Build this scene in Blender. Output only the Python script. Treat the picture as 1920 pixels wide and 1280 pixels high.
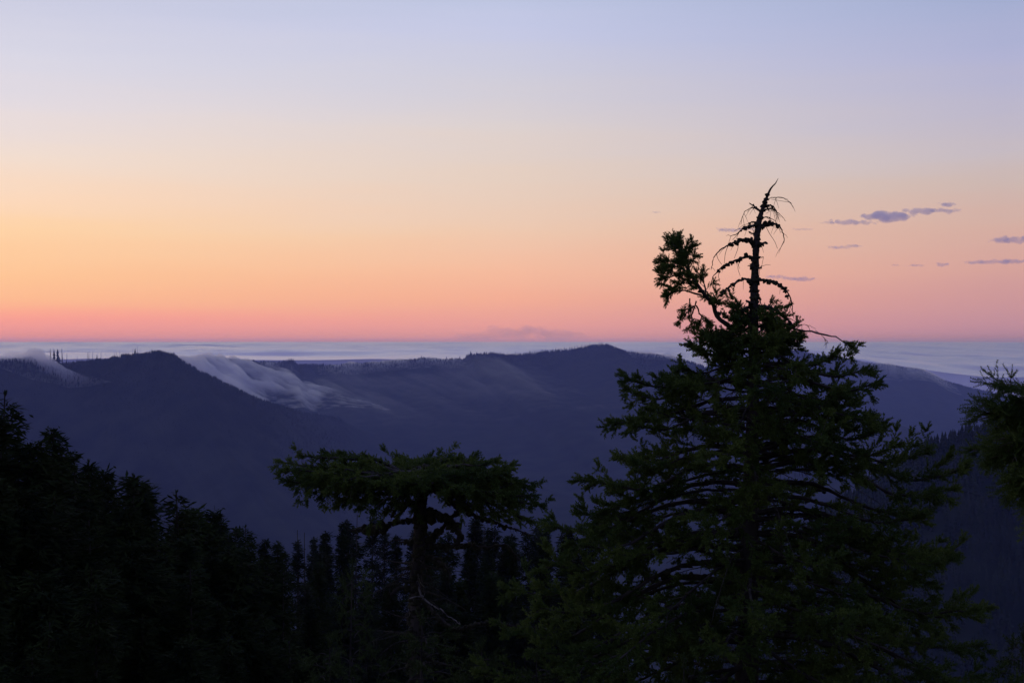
import bpy, math
import numpy as np
from mathutils import Vector

# ------------------------------------------------------------------ scene, camera, sky, sun, exposure
for o in list(bpy.data.objects):
    bpy.data.objects.remove(o, do_unlink=True)
S = bpy.context.scene
C = S.collection
PI = math.pi
FPX = 1920 * 50.0 / 36.0                    # focal length in pixels of the 1920 px photograph

cam_d = bpy.data.cameras.new('camera')
cam_d.lens = 50
cam_d.sensor_width = 36
cam_d.clip_start = 0.1
cam_d.clip_end = 400000
cam = bpy.data.objects.new('camera', cam_d)
cam.location = (0, 0, 0)
cam.rotation_euler = (math.radians(90), 0, 0)
C.objects.link(cam)
S.camera = cam

S.view_settings.view_transform = 'Standard'
S.view_settings.look = 'None'
S.view_settings.exposure = 0.0
S.view_settings.gamma = 1.0
S.view_settings.use_curve_mapping = False
S.cycles.max_bounces = 9
S.cycles.diffuse_bounces = 2
S.cycles.glossy_bounces = 1
S.cycles.volume_bounces = 8
S.cycles.transparent_max_bounces = 6
S.cycles.use_denoising = True
S.cycles.sample_clamp_indirect = 4.0

GLOW_AZ = math.radians(-35)                 # the sun has set to the left of the frame


def lin(c):
    return tuple(((v / 255) / 12.92 if v / 255 <= 0.04045 else ((v / 255 + 0.055) / 1.055) ** 2.4) for v in c)


def build_world():
    w = bpy.data.worlds.new('World')
    S.world = w
    w.use_nodes = True
    nt = w.node_tree
    N, L = nt.nodes, nt.links
    N.clear()
    out = N.new('ShaderNodeOutputWorld')
    tc = N.new('ShaderNodeTexCoord')
    sep = N.new('ShaderNodeSeparateXYZ')
    L.new(tc.outputs['Generated'], sep.inputs[0])

    def m(op, a, b=None, c=None):
        n = N.new('ShaderNodeMath')
        n.operation = op
        for i, v in enumerate((a, b, c)):
            if v is None:
                continue
            if isinstance(v, (int, float)):
                n.inputs[i].default_value = v
            else:
                L.new(v, n.inputs[i])
        return n.outputs[0]
    x, y, z = sep.outputs
    h = m('SQRT', m('ADD', m('ADD', m('MULTIPLY', x, x), m('MULTIPLY', y, y)), 1e-6))
    dot = m('ADD', m('MULTIPLY', x, math.sin(GLOW_AZ)), m('MULTIPLY', y, math.cos(GLOW_AZ)))
    phi = m('ARCCOSINE', m('MINIMUM', m('MAXIMUM', m('DIVIDE', dot, h), -1.0), 1.0))
    zc = m('MAXIMUM', z, 0.0)
    # slow streaks of thin high cloud, a few per mille of the sky's light
    mp = N.new('ShaderNodeMapping')
    mp.inputs['Scale'].default_value = (2.2, 2.2, 26)
    L.new(tc.outputs['Generated'], mp.inputs[0])
    nz = N.new('ShaderNodeTexNoise')
    nz.inputs['Scale'].default_value = 2.0
    nz.inputs['Detail'].default_value = 3
    L.new(mp.outputs[0], nz.inputs['Vector'])
    zj = m('ADD', zc, m('MULTIPLY', m('MULTIPLY', m('SUBTRACT', nz.outputs['Fac'], 0.5), 0.05), m('MINIMUM', m('MULTIPLY', zc, 6), 0.6)))

    def ramp(stops):
        r = N.new('ShaderNodeValToRGB')
        e = r.color_ramp.elements
        e[0].position, e[0].color = stops[0][0], (*stops[0][1], 1)
        e[1].position, e[1].color = stops[-1][0], (*stops[-1][1], 1)
        for p, c in stops[1:-1]:
            k = e.new(p)
            k.color = (*c, 1)
        L.new(zj, r.inputs[0])
        return r.outputs[0]

    def col(rows, xpx, high):
        k = math.sqrt(1 + ((xpx - 960) / FPX) ** 2)
        st = [((640 - yy) / FPX / k, lin(c)) for yy, c in sorted(rows, key=lambda r: -r[0])]
        st = [(p / math.sqrt(1 + p * p), c) for p, c in st]
        return st + high
    zen = [(0.62, (.19, .205, .49)), (1.0, (.105, .12, .36))]
    rl = ramp(col([(640, (226, 152, 163)), (612, (246, 160, 158)), (592, (255, 166, 152)), (568, (255, 188, 150)), (520, (255, 198, 154)),
                   (430, (255, 212, 170)), (375, (253, 217, 190)), (290, (243, 222, 210)), (200, (230, 220, 226)),
                   (100, (218, 216, 232)), (0, (206, 207, 229))], 50, [(.38, (.46, .50, .68))] + zen))
    rc = ramp(col([(640, (218, 155, 168)), (610, (236, 163, 160)), (560, (246, 176, 154)), (500, (247, 189, 163)), (430, (240, 201, 178)),
                   (330, (230, 208, 196)), (250, (222, 210, 210)), (150, (208, 206, 222)), (60, (198, 202, 232)),
                   (0, (190, 198, 228))], 960, [(.38, (.38, .43, .63))] + zen))
    rr = ramp(col([(640, (176, 137, 168)), (612, (196, 146, 163)), (560, (207, 154, 159)), (500, (215, 164, 159)), (420, (214, 175, 166)),
                   (350, (206, 184, 180)), (280, (200, 188, 196)), (200, (188, 184, 208)), (100, (178, 180, 215)),
                   (0, (165, 175, 212))], 1870, [(.38, (.28, .33, .52))] + zen))
    rb = ramp([(0, (.10, .11, .20)), (.06, (.15, .14, .24)), (.16, (.22, .18, .27)), (.3, (.19, .20, .33))] + zen)

    def mix(a, b, f0, f1):
        mr = N.new('ShaderNodeMapRange')
        mr.interpolation_type = 'SMOOTHSTEP' if f1 > 2 else 'LINEAR'
        mr.inputs[1].default_value = f0
        mr.inputs[2].default_value = f1
        L.new(phi, mr.inputs[0])
        mx = N.new('ShaderNodeMix')
        mx.data_type = 'RGBA'
        L.new(mr.outputs[0], mx.inputs[0])
        L.new(a, mx.inputs[6])
        L.new(b, mx.inputs[7])
        return mx.outputs[2]
    r = math.radians
    c1 = mix(rl, rc, r(16), r(35))
    c2 = mix(c1, rr, r(35), r(54))
    c3 = mix(c2, rb, r(54), r(135))
    bg = N.new('ShaderNodeBackground')
    L.new(c3, bg.inputs[0])
    bg.inputs[1].default_value = 0.95
    sky = N.new('ShaderNodeTexSky')
    sky.sky_type = 'NISHITA'
    sky.sun_disc = False
    sky.sun_elevation = SUN_EL
    sky.sun_rotation = GLOW_AZ
    bg2 = N.new('ShaderNodeBackground')
    L.new(sky.outputs[0], bg2.inputs[0])
    bg2.inputs[1].default_value = 0.05
    add = N.new('ShaderNodeAddShader')
    L.new(bg.outputs[0], add.inputs[0])
    L.new(bg2.outputs[0], add.inputs[1])
    L.new(add.outputs[0], out.inputs[0])
    w.cycles.sampling_method = 'MANUAL'
    w.cycles.sample_map_resolution = 1024


SUN_EL = math.radians(-1.5)
build_world()

sun_d = bpy.data.lights.new('sun', 'SUN')   # the last glow over the rim, spread wide after sunset
sun_d.energy = 0.03
sun_d.angle = math.radians(12)
sun_d.color = (1.0, 0.72, 0.52)
sun = bpy.data.objects.new('sun', sun_d)
_e = math.radians(5)
sun.rotation_euler = Vector((-math.sin(GLOW_AZ) * math.cos(_e), -math.cos(GLOW_AZ) * math.cos(_e), -math.sin(_e))).to_track_quat('-Z', 'Y').to_euler()
C.objects.link(sun)


# ------------------------------------------------------------------ helpers
def P(x, y, d):
    """A point seen at photograph pixel (x, y) at depth d."""
    return np.array([(x - 960) / FPX * d, d, (640 - y) / FPX * d])


def mk_mesh(name, parts, mats=None, smooth=False):
    """parts: list of (V[n,3], F[m,k], material index)."""
    parts = [p for p in parts if len(p[0]) and len(p[1])]
    me = bpy.data.meshes.new(name)
    V = np.concatenate([p[0] for p in parts]).astype(np.float32)
    loops, starts, tot, mi = [], [], [], []
    off = 0
    ls = 0
    for p in parts:
        F = np.asarray(p[1], dtype=np.int64)
        k = F.shape[1]
        loops.append((F + off).ravel())
        starts.append(ls + np.arange(len(F)) * k)
        tot.append(np.full(len(F), k))
        mi.append(np.full(len(F), p[2] if len(p) > 2 else 0))
        ls += F.size
        off += len(p[0])
    loops = np.concatenate(loops).astype(np.int32)
    starts = np.concatenate(starts).astype(np.int32)
    mi = np.concatenate(mi).astype(np.int32)
    me.vertices.add(len(V))
    me.vertices.foreach_set('co', V.ravel())
    me.loops.add(len(loops))
    me.loops.foreach_set('vertex_index', loops)
    me.polygons.add(len(starts))
    me.polygons.foreach_set('loop_start', starts)
    me.polygons.foreach_set('loop_total', np.concatenate(tot).astype(np.int32))
    me.polygons.foreach_set('material_index', mi)
    if smooth:
        me.polygons.foreach_set('use_smooth', np.ones(len(starts), dtype=bool))
    me.update(calc_edges=True)
    for m in (mats or []):
        me.materials.append(m)
    return me


def link(name, me, parent=None, loc=None, **props):
    o = bpy.data.objects.new(name, me)
    C.objects.link(o)
    if parent is not None:
        o.parent = parent
    if loc is not None:
        o.location = [float(v) for v in loc]
    for k, v in props.items():
        o[k] = v
    return o


def thing(name, loc, label, cat, group=None):
    o = link(name, None, loc=loc, label=label, category=cat)
    o.empty_display_size = 0.5
    if group:
        o['group'] = group
    return o


def dup(root, loc, rz, sc, label, group=None):
    r = root.copy()
    C.objects.link(r)
    r.location = [float(v) for v in loc]
    r.rotation_euler = (0, 0, rz)
    r.scale = (sc, sc, sc) if np.isscalar(sc) else sc
    r['label'] = label
    if group:
        r['group'] = group
    for ch in root.children:
        c = ch.copy()
        C.objects.link(c)
        c.parent = r
        for g in ch.children:
            d = g.copy()
            C.objects.link(d)
            d.parent = c
    return r


def hash2(ix, iy, seed):
    h = (ix.astype(np.int64) * 374761393 + iy.astype(np.int64) * 668265263 + seed * 974711) & 0xFFFFFFFF
    h = ((h ^ (h >> 13)) * 1274126177) & 0xFFFFFFFF
    return ((h ^ (h >> 16)) & 0xFFFFFF) / float(0xFFFFFF)


def vnoise(x, y, seed=0):
    x = np.asarray(x, float)
    y = np.asarray(y, float)
    ix, iy = np.floor(x), np.floor(y)
    fx, fy = x - ix, y - iy
    fx = fx * fx * fx * (fx * (fx * 6 - 15) + 10)
    fy = fy * fy * fy * (fy * (fy * 6 - 15) + 10)
    a, b = hash2(ix, iy, seed), hash2(ix + 1, iy, seed)
    c, d = hash2(ix, iy + 1, seed), hash2(ix + 1, iy + 1, seed)
    return (a * (1 - fx) + b * fx) * (1 - fy) + (c * (1 - fx) + d * fx) * fy


def fbm(x, y, seed=0, oct=4, gain=0.5):
    t, a, n = 0.0, 1.0, 0.0
    for k in range(oct):
        t = t + a * (vnoise(np.asarray(x) * 2 ** k + 17.3 * k, np.asarray(y) * 2 ** k - 9.1 * k, seed + k) - 0.5)
        n += a
        a *= gain
    return t / n * 2          # about -1 .. 1


def grid_faces(nu, nv):
    i = np.arange(nu - 1)[:, None] * nv + np.arange(nv - 1)[None]
    i = i.ravel()
    return np.stack([i, i + nv, i + nv + 1, i + 1], 1)


def norm(v):
    return v / np.maximum(np.linalg.norm(v, axis=-1, keepdims=True), 1e-9)


def resample(pts, step):
    """Catmull-Rom curve through pts, resampled about every step metres."""
    pts = np.asarray(pts, float)
    if len(pts) == 2:
        pts = np.array([pts[0], (pts[0] + pts[1]) / 2, pts[1]])
    e = np.vstack([2 * pts[0] - pts[1], pts, 2 * pts[-1] - pts[-2]])
    out = []
    for i in range(1, len(e) - 2):
        n = max(2, int(np.linalg.norm(e[i + 1] - e[i]) / step) + 1)
        t = np.linspace(0, 1, n, endpoint=False)[:, None]
        p0, p1, p2, p3 = e[i - 1], e[i], e[i + 1], e[i + 2]
        out.append(0.5 * (2 * p1 + (p2 - p0) * t + (2 * p0 - 5 * p1 + 4 * p2 - p3) * t ** 2 + (3 * p1 - p0 - 3 * p2 + p3) * t ** 3))
    out.append(pts[-1][None])
    return np.vstack(out)


def tube(path, r, sides=5, rough=0.0, rng=None, cap=True):
    path = np.asarray(path, float)
    n = len(path)
    r = np.broadcast_to(np.asarray(r, float), (n,))
    T = norm(np.gradient(path, axis=0))
    ref = np.where(np.abs(T[:, 2:3]) > 0.9, np.array([[1.0, 0, 0]]), np.array([[0, 0, 1.0]]))
    if np.abs(T[:, 2]).mean() > 0.6:
        ref = np.array([[0.0, 1.0, 0.0]]).repeat(n, 0)
    A = norm(np.cross(T, ref))
    B = np.cross(T, A)
    a = np.arange(sides) / sides * 2 * PI
    rr = r[:, None] * np.ones(sides)
    if rough and rng is not None:
        rr = rr * (1 + rough * (rng.random((n, sides)) - 0.45))
    V = path[:, None] + rr[..., None] * (np.cos(a)[None, :, None] * A[:, None] + np.sin(a)[None, :, None] * B[:, None])
    i = np.arange(n - 1)[:, None] * sides
    j = np.arange(sides)[None]
    j2 = (j + 1) % sides
    F = np.stack([i + j, i + j2, i + sides + j2, i + sides + j], -1).reshape(-1, 4)
    V = V.reshape(-1, 3)
    parts = [(V, F)]
    if cap:
        tip = path[-1] + T[-1] * r[-1]
        k = (n - 1) * sides
        base = V[k:k + sides]
        parts.append((np.vstack([base, tip]), np.array([[q, (q + 1) % sides, sides] for q in range(sides)])))
    return parts


def merge_tubes(tubes, mi=0):
    """list of (V,F) of mixed arity -> parts with a material index, joined by arity."""
    by = {}
    for V, F in tubes:
        by.setdefault(F.shape[1], []).append((V, F))
    out = []
    for k, lst in by.items():
        off, vs, fs = 0, [], []
        for V, F in lst:
            vs.append(V)
            fs.append(F + off)
            off += len(V)
        out.append((np.concatenate(vs), np.concatenate(fs), mi))
    return out


# icosahedron for lumps
_t = (1 + 5 ** .5) / 2
ICO_V = norm(np.array([[-1, _t, 0], [1, _t, 0], [-1, -_t, 0], [1, -_t, 0], [0, -1, _t], [0, 1, _t], [0, -1, -_t], [0, 1, -_t], [_t, 0, -1], [_t, 0, 1], [-_t, 0, -1], [-_t, 0, 1]], float))
ICO_F = np.array([[0, 11, 5], [0, 5, 1], [0, 1, 7], [0, 7, 10], [0, 10, 11], [1, 5, 9], [5, 11, 4], [11, 10, 2], [10, 7, 6], [7, 1, 8], [3, 9, 4], [3, 4, 2], [3, 2, 6], [3, 6, 8], [3, 8, 9], [4, 9, 5], [2, 4, 11], [6, 2, 10], [8, 6, 7], [9, 8, 1]])


def lumps(cent, rad, rng, mi=0):
    n = len(cent)
    if n == 0:
        return (np.zeros((0, 3)), np.zeros((0, 3), int), mi)
    V = ICO_V[None] * (0.6 + 0.8 * rng.random((n, 12, 1))) * np.asarray(rad).reshape(n, 1, 1) * (0.7 + 0.6 * rng.random((n, 1, 3))) + np.asarray(cent)[:, None]
    F = ICO_F[None] + (np.arange(n) * 12)[:, None, None]
    return (V.reshape(-1, 3), F.reshape(-1, 3), mi)


# ------------------------------------------------------------------ materials
def new_mat(name):
    m = bpy.data.materials.new(name)
    m.use_nodes = True
    nt = m.node_tree
    nt.nodes.clear()
    return m, nt.nodes, nt.links


def surf_mat(name, c0, c1, scale, rough=0.9, bump=0.0, bscale=None, detail=4, stretch=(1, 1, 1), translucent=0.0, per_obj=0.0, c2=None, spec=0.25):
    m, N, L = new_mat(name)
    out = N.new('ShaderNodeOutputMaterial')
    b = N.new('ShaderNodeBsdfPrincipled')
    b.inputs['Roughness'].default_value = rough
    b.inputs['Specular IOR Level'].default_value = spec
    tc = N.new('ShaderNodeTexCoord')
    mp = N.new('ShaderNodeMapping')
    mp.inputs['Scale'].default_value = stretch
    L.new(tc.outputs['Object'], mp.inputs[0])
    nz = N.new('ShaderNodeTexNoise')
    nz.inputs['Scale'].default_value = scale
    nz.inputs['Detail'].default_value = detail
    L.new(mp.outputs[0], nz.inputs['Vector'])
    rp = N.new('ShaderNodeValToRGB')
    e = rp.color_ramp.elements
    e[0].position, e[0].color = 0.34, (*c0, 1)
    e[1].position, e[1].color = 0.66, (*c1, 1)
    if c2:
        k = e.new(0.78)
        k.color = (*c2, 1)
    L.new(nz.outputs['Fac'], rp.inputs[0])
    colr = rp.outputs[0]
    if per_obj:
        oi = N.new('ShaderNodeObjectInfo')
        hs = N.new('ShaderNodeHueSaturation')
        mr = N.new('ShaderNodeMapRange')
        mr.inputs[3].default_value = 1 - per_obj
        mr.inputs[4].default_value = 1 + per_obj
        L.new(oi.outputs['Random'], mr.inputs[0])
        L.new(mr.outputs[0], hs.inputs['Value'])
        L.new(colr, hs.inputs['Color'])
        colr = hs.outputs[0]
    L.new(colr, b.inputs['Base Color'])
    if bump:
        bp = N.new('ShaderNodeBump')
        bp.inputs['Strength'].default_value = bump
        n2 = N.new('ShaderNodeTexNoise')
        n2.inputs['Scale'].default_value = bscale or scale * 4
        n2.inputs['Detail'].default_value = 5
        L.new(mp.outputs[0], n2.inputs['Vector'])
        L.new(n2.outputs['Fac'], bp.inputs['Height'])
        L.new(bp.outputs[0], b.inputs['Normal'])
    if translucent:
        t = N.new('ShaderNodeBsdfTranslucent')
        L.new(colr, t.inputs[0])
        mx = N.new('ShaderNodeMixShader')
        mx.inputs[0].default_value = translucent
        L.new(b.outputs[0], mx.inputs[1])
        L.new(t.outputs[0], mx.inputs[2])
        L.new(mx.outputs[0], out.inputs[0])
    else:
        L.new(b.outputs[0], out.inputs[0])
    return m


def vol_mat(name, color, density, absorb=(1, 1, 1), aniso=0.0):
    m, N, L = new_mat(name)
    out = N.new('ShaderNodeOutputMaterial')
    v = N.new('ShaderNodeVolumePrincipled')
    v.inputs['Color'].default_value = (*color, 1)
    v.inputs['Density'].default_value = density
    v.inputs['Anisotropy'].default_value = aniso
    v.inputs['Absorption Color'].default_value = (*absorb, 1)
    L.new(v.outputs[0], out.inputs['Volume'])
    m.cycles.homogeneous_volume = True
    return m


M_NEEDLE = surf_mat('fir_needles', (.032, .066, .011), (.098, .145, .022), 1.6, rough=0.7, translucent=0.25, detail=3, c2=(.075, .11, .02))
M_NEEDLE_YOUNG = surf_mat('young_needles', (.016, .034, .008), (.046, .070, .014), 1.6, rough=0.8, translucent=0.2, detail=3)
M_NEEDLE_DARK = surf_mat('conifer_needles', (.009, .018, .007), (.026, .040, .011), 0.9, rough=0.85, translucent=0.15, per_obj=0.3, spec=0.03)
M_NEEDLE_GREY = surf_mat('spur_needles', (.011, .019, .011), (.032, .042, .023), 0.9, rough=0.85, translucent=0.15, per_obj=0.3, spec=0.03)
M_BARK = surf_mat('bark', (.016, .015, .013), (.058, .053, .046), 6, rough=0.95, bump=0.6, bscale=30, stretch=(1, 1, .3))
M_TWIG = surf_mat('twig_bark', (.05, .042, .036), (.12, .105, .09), 8, rough=0.95)
M_MOSS = surf_mat('moss', (.012, .014, .008), (.045, .046, .024), 9, rough=1.0, bump=0.5, bscale=60)
M_PALE = surf_mat('bare_wood', (.03, .03, .03), (.26, .255, .255), 13, rough=0.8, stretch=(1, 1, .4))
M_FOREST = surf_mat('forest_canopy', (.012, .019, .011), (.030, .038, .023), .010, rough=1.0, bump=0.0, detail=8, spec=0.03)
M_FARTREE = surf_mat('far_tree_foliage', (.012, .019, .011), (.030, .038, .023), .02, rough=1.0, per_obj=0.2, spec=0.03)
M_FLOOR = surf_mat('forest_floor', (.020, .018, .012), (.055, .048, .028), .6, rough=1.0, bump=0.5, bscale=3)
def cloud_top():
    # cloud scatters forward: a white tinted lavender for the dusk light, with a broad rough lobe that picks up the low sky at grazing angles
    m, N, L = new_mat('cloud_top')
    out = N.new('ShaderNodeOutputMaterial')
    d = N.new('ShaderNodeBsdfDiffuse')
    d.inputs[0].default_value = (.86, .83, .90, 1)
    g = N.new('ShaderNodeBsdfAnisotropic') if hasattr(bpy.types, 'ShaderNodeBsdfAnisotropic') else N.new('ShaderNodeBsdfGlossy')
    g.inputs['Color'].default_value = (.90, .85, .95, 1)
    g.inputs['Roughness'].default_value = 0.30
    g.distribution = 'MULTI_GGX'
    mx = N.new('ShaderNodeMixShader')
    mx.inputs[0].default_value = 0.88
    L.new(d.outputs[0], mx.inputs[1])
    L.new(g.outputs[0], mx.inputs[2])
    L.new(mx.outputs[0], out.inputs[0])
    return m


M_SEA = cloud_top()
M_HAZE = vol_mat('haze_air', (.345, .425, 1.0), 5.5e-5, aniso=0.3)
M_FOG = vol_mat('fog_spill', (.945, .945, .999), 0.022, absorb=(0, 0, 0), aniso=0.65)
M_FOG_THICK = vol_mat('fog_tongue', (.95, .95, .999), 0.045, absorb=(0, 0, 0), aniso=0.6)
M_VEIL = vol_mat('fog_veil', (.97, .97, .99), 0.0016, absorb=(0, 0, 0), aniso=0.6)
M_CLOUD = vol_mat('cloud', (.87, .90, .99), 0.0040, absorb=(0, 0, 0), aniso=0.1)
M_CLOUDFAINT = vol_mat('faint_cloud', (.90, .90, .99), 0.00024, absorb=(0, 0, 0), aniso=0.1)

# ------------------------------------------------------------------ ground and mountains
HALF = 38000.0
me = mk_mesh('valley_floor', [(np.array([[-HALF + 50, -HALF + 50, -650.], [HALF - 50, -HALF + 50, -650.], [HALF - 50, HALF - 50, -650.], [-HALF + 50, HALF - 50, -650.]]), np.array([[0, 1, 2, 3]]))], [M_FOREST])
link('ground', me, kind='structure')


class Ridge:
    def __init__(self, rows, slope, skew, seed, tree_h, gully=40, glen=500, reach=1400.0):
        rows = np.array(rows, float)
        self.x, self.y, self.d = rows[:, 0], rows[:, 1], rows[:, 2]
        self.slope, self.seed, self.tree_h = slope, seed, tree_h
        self.gully, self.glen = gully, glen
        self.reach = reach
        a = math.radians(skew)
        self.dir = np.array([math.sin(a), -math.cos(a)])

    def crest(self, px):
        d = np.interp(px, self.x, self.d)
        y = np.interp(px, self.x, self.y)
        X = (px - 960) / FPX * d
        return X, d, (640 - y) / FPX * d - self.tree_h

    def at(self, px, v, lift=0.0):
        X, d, Z = self.crest(px)
        av = np.abs(v)
        r = 70.0
        k = self.reach
        q = np.sqrt(av * av + r * r) - r
        drop = np.where(v > 0, self.slope * k * (1 - np.exp(-q / k)), 0.45 * q)
        amp = self.gully * np.clip(av / 350, 0, 1)
        x, y = X + self.dir[0] * v, d + self.dir[1] * v
        n = fbm(X / self.glen, v / (self.glen * 3.5), self.seed, 4)
        z = Z - drop + amp * n + 4 * fbm(X / 45, v / 45, self.seed + 9, 2)
        z = np.maximum(z, -655)
        return np.stack([x, y, z + lift], -1)

    def build(self, name, nu=320, nv=90, back=500, front=2600, mat=None):
        u = np.linspace(self.x[0], self.x[-1], nu)
        t = np.linspace(-1, 1, nv)
        v = np.where(t < 0, -back * (-t) ** 1.5, front * np.maximum(t, 0) ** 1.7)
        U, W = np.meshgrid(u, v, indexing='ij')
        V = self.at(U.ravel(), W.ravel())
        return link(name, mk_mesh(name, [(V, grid_faces(nu, nv))], [mat or M_FOREST], smooth=True), kind='structure')


LEFT = Ridge([(-420, 668, 5600), (-150, 672, 5400), (0, 671, 5250), (60, 668, 5200), (85, 674, 5180), (110, 681, 5150), (135, 678, 5130), (180, 671, 5080),
              (230, 664, 5020), (280, 656, 4980), (300, 654, 4960), (325, 661, 4920), (350, 677, 4900), (400, 704, 4920), (450, 727, 4980),
              (500, 750, 5150), (560, 767, 5700), (600, 774, 6150), (640, 782, 6500), (720, 815, 6800), (850, 900, 6800)],
             0.50, 28, 11, 13, reach=2600.0)
CENTER = Ridge([(200, 700, 8900), (340, 672, 8800), (400, 668, 8750), (450, 672, 8700), (500, 678, 8640), (530, 676, 8600), (545, 674, 8600), (560, 681, 8580), (640, 682, 8560), (700, 678, 8540),
                (740, 674, 8500), (790, 669, 8500), (825, 671, 8480), (868, 670, 8450), (880, 661, 8440), (920, 660, 8400), (950, 664, 8400), (1000, 660, 8400),
                (1040, 656, 8350), (1090, 650, 8300), (1120, 644, 8250), (1140, 644, 8250), (1155, 650, 8250), (1180, 659, 8250), (1220, 662, 8250), (1255, 666, 8200),
                (1290, 676, 8200), (1400, 705, 8000), (1600, 765, 7700), (1800, 830, 7500)], 0.20, 12, 23, 13, gully=60, glen=650, reach=4500.0)
RIGHT = Ridge([(1080, 710, 12500), (1190, 678, 12300), (1222, 661, 12200), (1250, 664, 12200), (1275, 669, 12200), (1300, 658, 12200), (1322, 655, 12200), (1345, 661, 12200), (1400, 672, 12100),
               (1450, 660, 12000), (1500, 656, 12000), (1545, 666, 11900), (1572, 668, 11900), (1600, 674, 11900), (1640, 681, 11800), (1700, 687, 11700),
               (1730, 693, 11700), (1765, 710, 11600), (1812, 724, 11500), (1900, 742, 11400), (2000, 772, 11200), (2300, 880, 11000)], 0.24, -8, 37, 12, gully=80, glen=800, reach=4500.0)
HILL = Ridge([(1380, 1060, 1330), (1500, 985, 1380), (1600, 912, 1420), (1660, 872, 1440), (1720, 832, 1460), (1760, 815, 1480), (1800, 803, 1500), (1840, 792, 1510), (1880, 780, 1520),
              (1940, 764, 1540), (2040, 738, 1580), (2300, 690, 1650)], 0.52, -30, 51, 14, gully=25, glen=240, reach=2500.0)
LEFT.build('mountain', front=3000)
CENTER.build('mountain', front=6200)
RIGHT.build('mountain', front=6200)
HILL.build('hill', front=1500, back=400)


# near slope below the lookout
PY = np.array([-200, -60, -4, 0, 6, 16, 30, 50, 90, 130, 165, 240, 400, 800, 1300])
PZ = np.array([10., 4, -1.7, -1.9, -4, -10.5, -18.5, -27, -37, -42, -56, -100, -210, -440, -652])


def near_z(x, y):
    x = np.asarray(x, float)
    y = np.asarray(y, float)
    z = np.interp(y, PY, PZ)
    tilt = np.clip(y / 60, 0, 1)
    z = z - 0.10 * np.clip(x, -120, 200) * tilt + 0.8 * fbm(x / 9, y / 9, 71, 4) * np.clip((y - 2) / 20, 0, 1)
    return z


u = np.concatenate([np.linspace(-700, -130, 40), np.linspace(-125, 125, 80), np.linspace(130, 700, 40)])
v = np.concatenate([np.linspace(-150, -10, 15), np.linspace(-8, 180, 80), np.linspace(186, 1300, 40)])
Ug, Vg = np.meshgrid(u, v, indexing='ij')
zz = near_z(Ug, Vg)
V = np.stack([Ug, Vg, zz], -1).reshape(-1, 3)
link('hillside', mk_mesh('hillside', [(V, grid_faces(len(u), len(v)))], [M_FLOOR], smooth=True), kind='structure')

# haze: one closed box, bottom below the valley floor, top just above the lookout and the highest tree tip
hz0, hz1 = -670.0, 45.0
V = np.array([[sx * HALF, sy * HALF, z] for z in (hz0, hz1) for sx, sy in ((-1, -1), (1, -1), (1, 1), (-1, 1))])
F = np.array([[0, 3, 2, 1], [4, 5, 6, 7], [0, 1, 5, 4], [1, 2, 6, 5], [2, 3, 7, 6], [3, 0, 4, 7]])
link('haze', mk_mesh('haze', [(V, F)], [M_HAZE]), kind='stuff')


# sea of clouds beyond the ridges
def sea():
    az = np.linspace(-0.75, 0.75, 420)                         # X / Y
    d = 9300 * (33000 / 9300) ** np.linspace(0, 1, 310)
    A, D = np.meshgrid(az, d, indexing='ij')
    D0 = np.interp(A, [-.75, .08, .16, .75], [-520, -520, 3300, 2600])
    Dd = D + D0 * np.clip((33000 - D) / 23000, 0, 1)
    X, Y = A * Dd, Dd
    far = np.clip((Dd - 9000) / 23500, 0, 1)
    z = -112 + 90 * far ** 0.75
    low = np.clip((A - .17) / .17, 0, 1)
    z = z - 230 * (low * low * (3 - 2 * low)) * np.exp(-np.maximum(Dd - 12000, 0) / 6000)
    roll = fbm(X / 6000 + 3, Y / 2200, 91, 3, 0.5)
    billow = np.abs(fbm(X / 1900, Y / 720, 101, 4, 0.46))
    z = z + (roll * 55 - billow * 120 + 40) * (1 - .5 * far) * np.clip((Dd - 8600) / 2400, .25, 1)
    z = np.minimum(z, -10)
    z[:, 0] = -640                                             # the near rim sinks behind the ridges
    V = np.stack([X, Y, z], -1).reshape(-1, 3)
    link('cloud_sea', mk_mesh('cloud_sea', [(V, grid_faces(len(az), len(d)))], [M_SEA], smooth=True), kind='stuff')


sea()


# fog pouring over the ridges: closed bodies of scattering air lying on the slopes, thin at their rims
def fog_body(name, ridge, px0, px1, v0, v1, thick, mat, nu=120, nv=80, sink=25.0, shear=0.0):
    u = np.linspace(0, 1, nu)
    w = np.linspace(0, 1, nv)
    U, W = np.meshgrid(u, w, indexing='ij')
    vv = v0 + (v1 - v0) * W
    pp = px0 + (px1 - px0) * U + shear * np.maximum(vv, 0)
    base = ridge.at(pp.ravel(), vv.ravel()).reshape(nu, nv, 3)
    T = np.maximum(thick(pp, vv, U, W), 0.0) + sink + 1.0
    edge = (U <= 0) | (U >= 1) | (W <= 0) | (W >= 1)
    lo = base.copy()
    lo[..., 2] -= sink
    hi = lo.copy()
    hi[..., 2] += np.where(edge, 0.3, T)
    n = nu * nv
    F = grid_faces(nu, nv)
    Vv = np.concatenate([hi.reshape(-1, 3), lo.reshape(-1, 3)])
    idx = np.arange(n).reshape(nu, nv)
    ring = np.concatenate([idx[:, 0], idx[-1, 1:], idx[-2::-1, -1], idx[0, -2:0:-1]])
    nx = np.roll(ring, -1)
    side = np.stack([ring, ring + n, nx + n, nx], 1)
    return link(name, mk_mesh(name, [(Vv, np.concatenate([F[:, ::-1], F + n, side[:, ::-1]]))], [mat], smooth=True), kind='stuff')


def ss(a, b, x):
    t = np.clip((x - a) / (b - a), 0, 1)
    return t * t * (3 - 2 * t)


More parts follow.
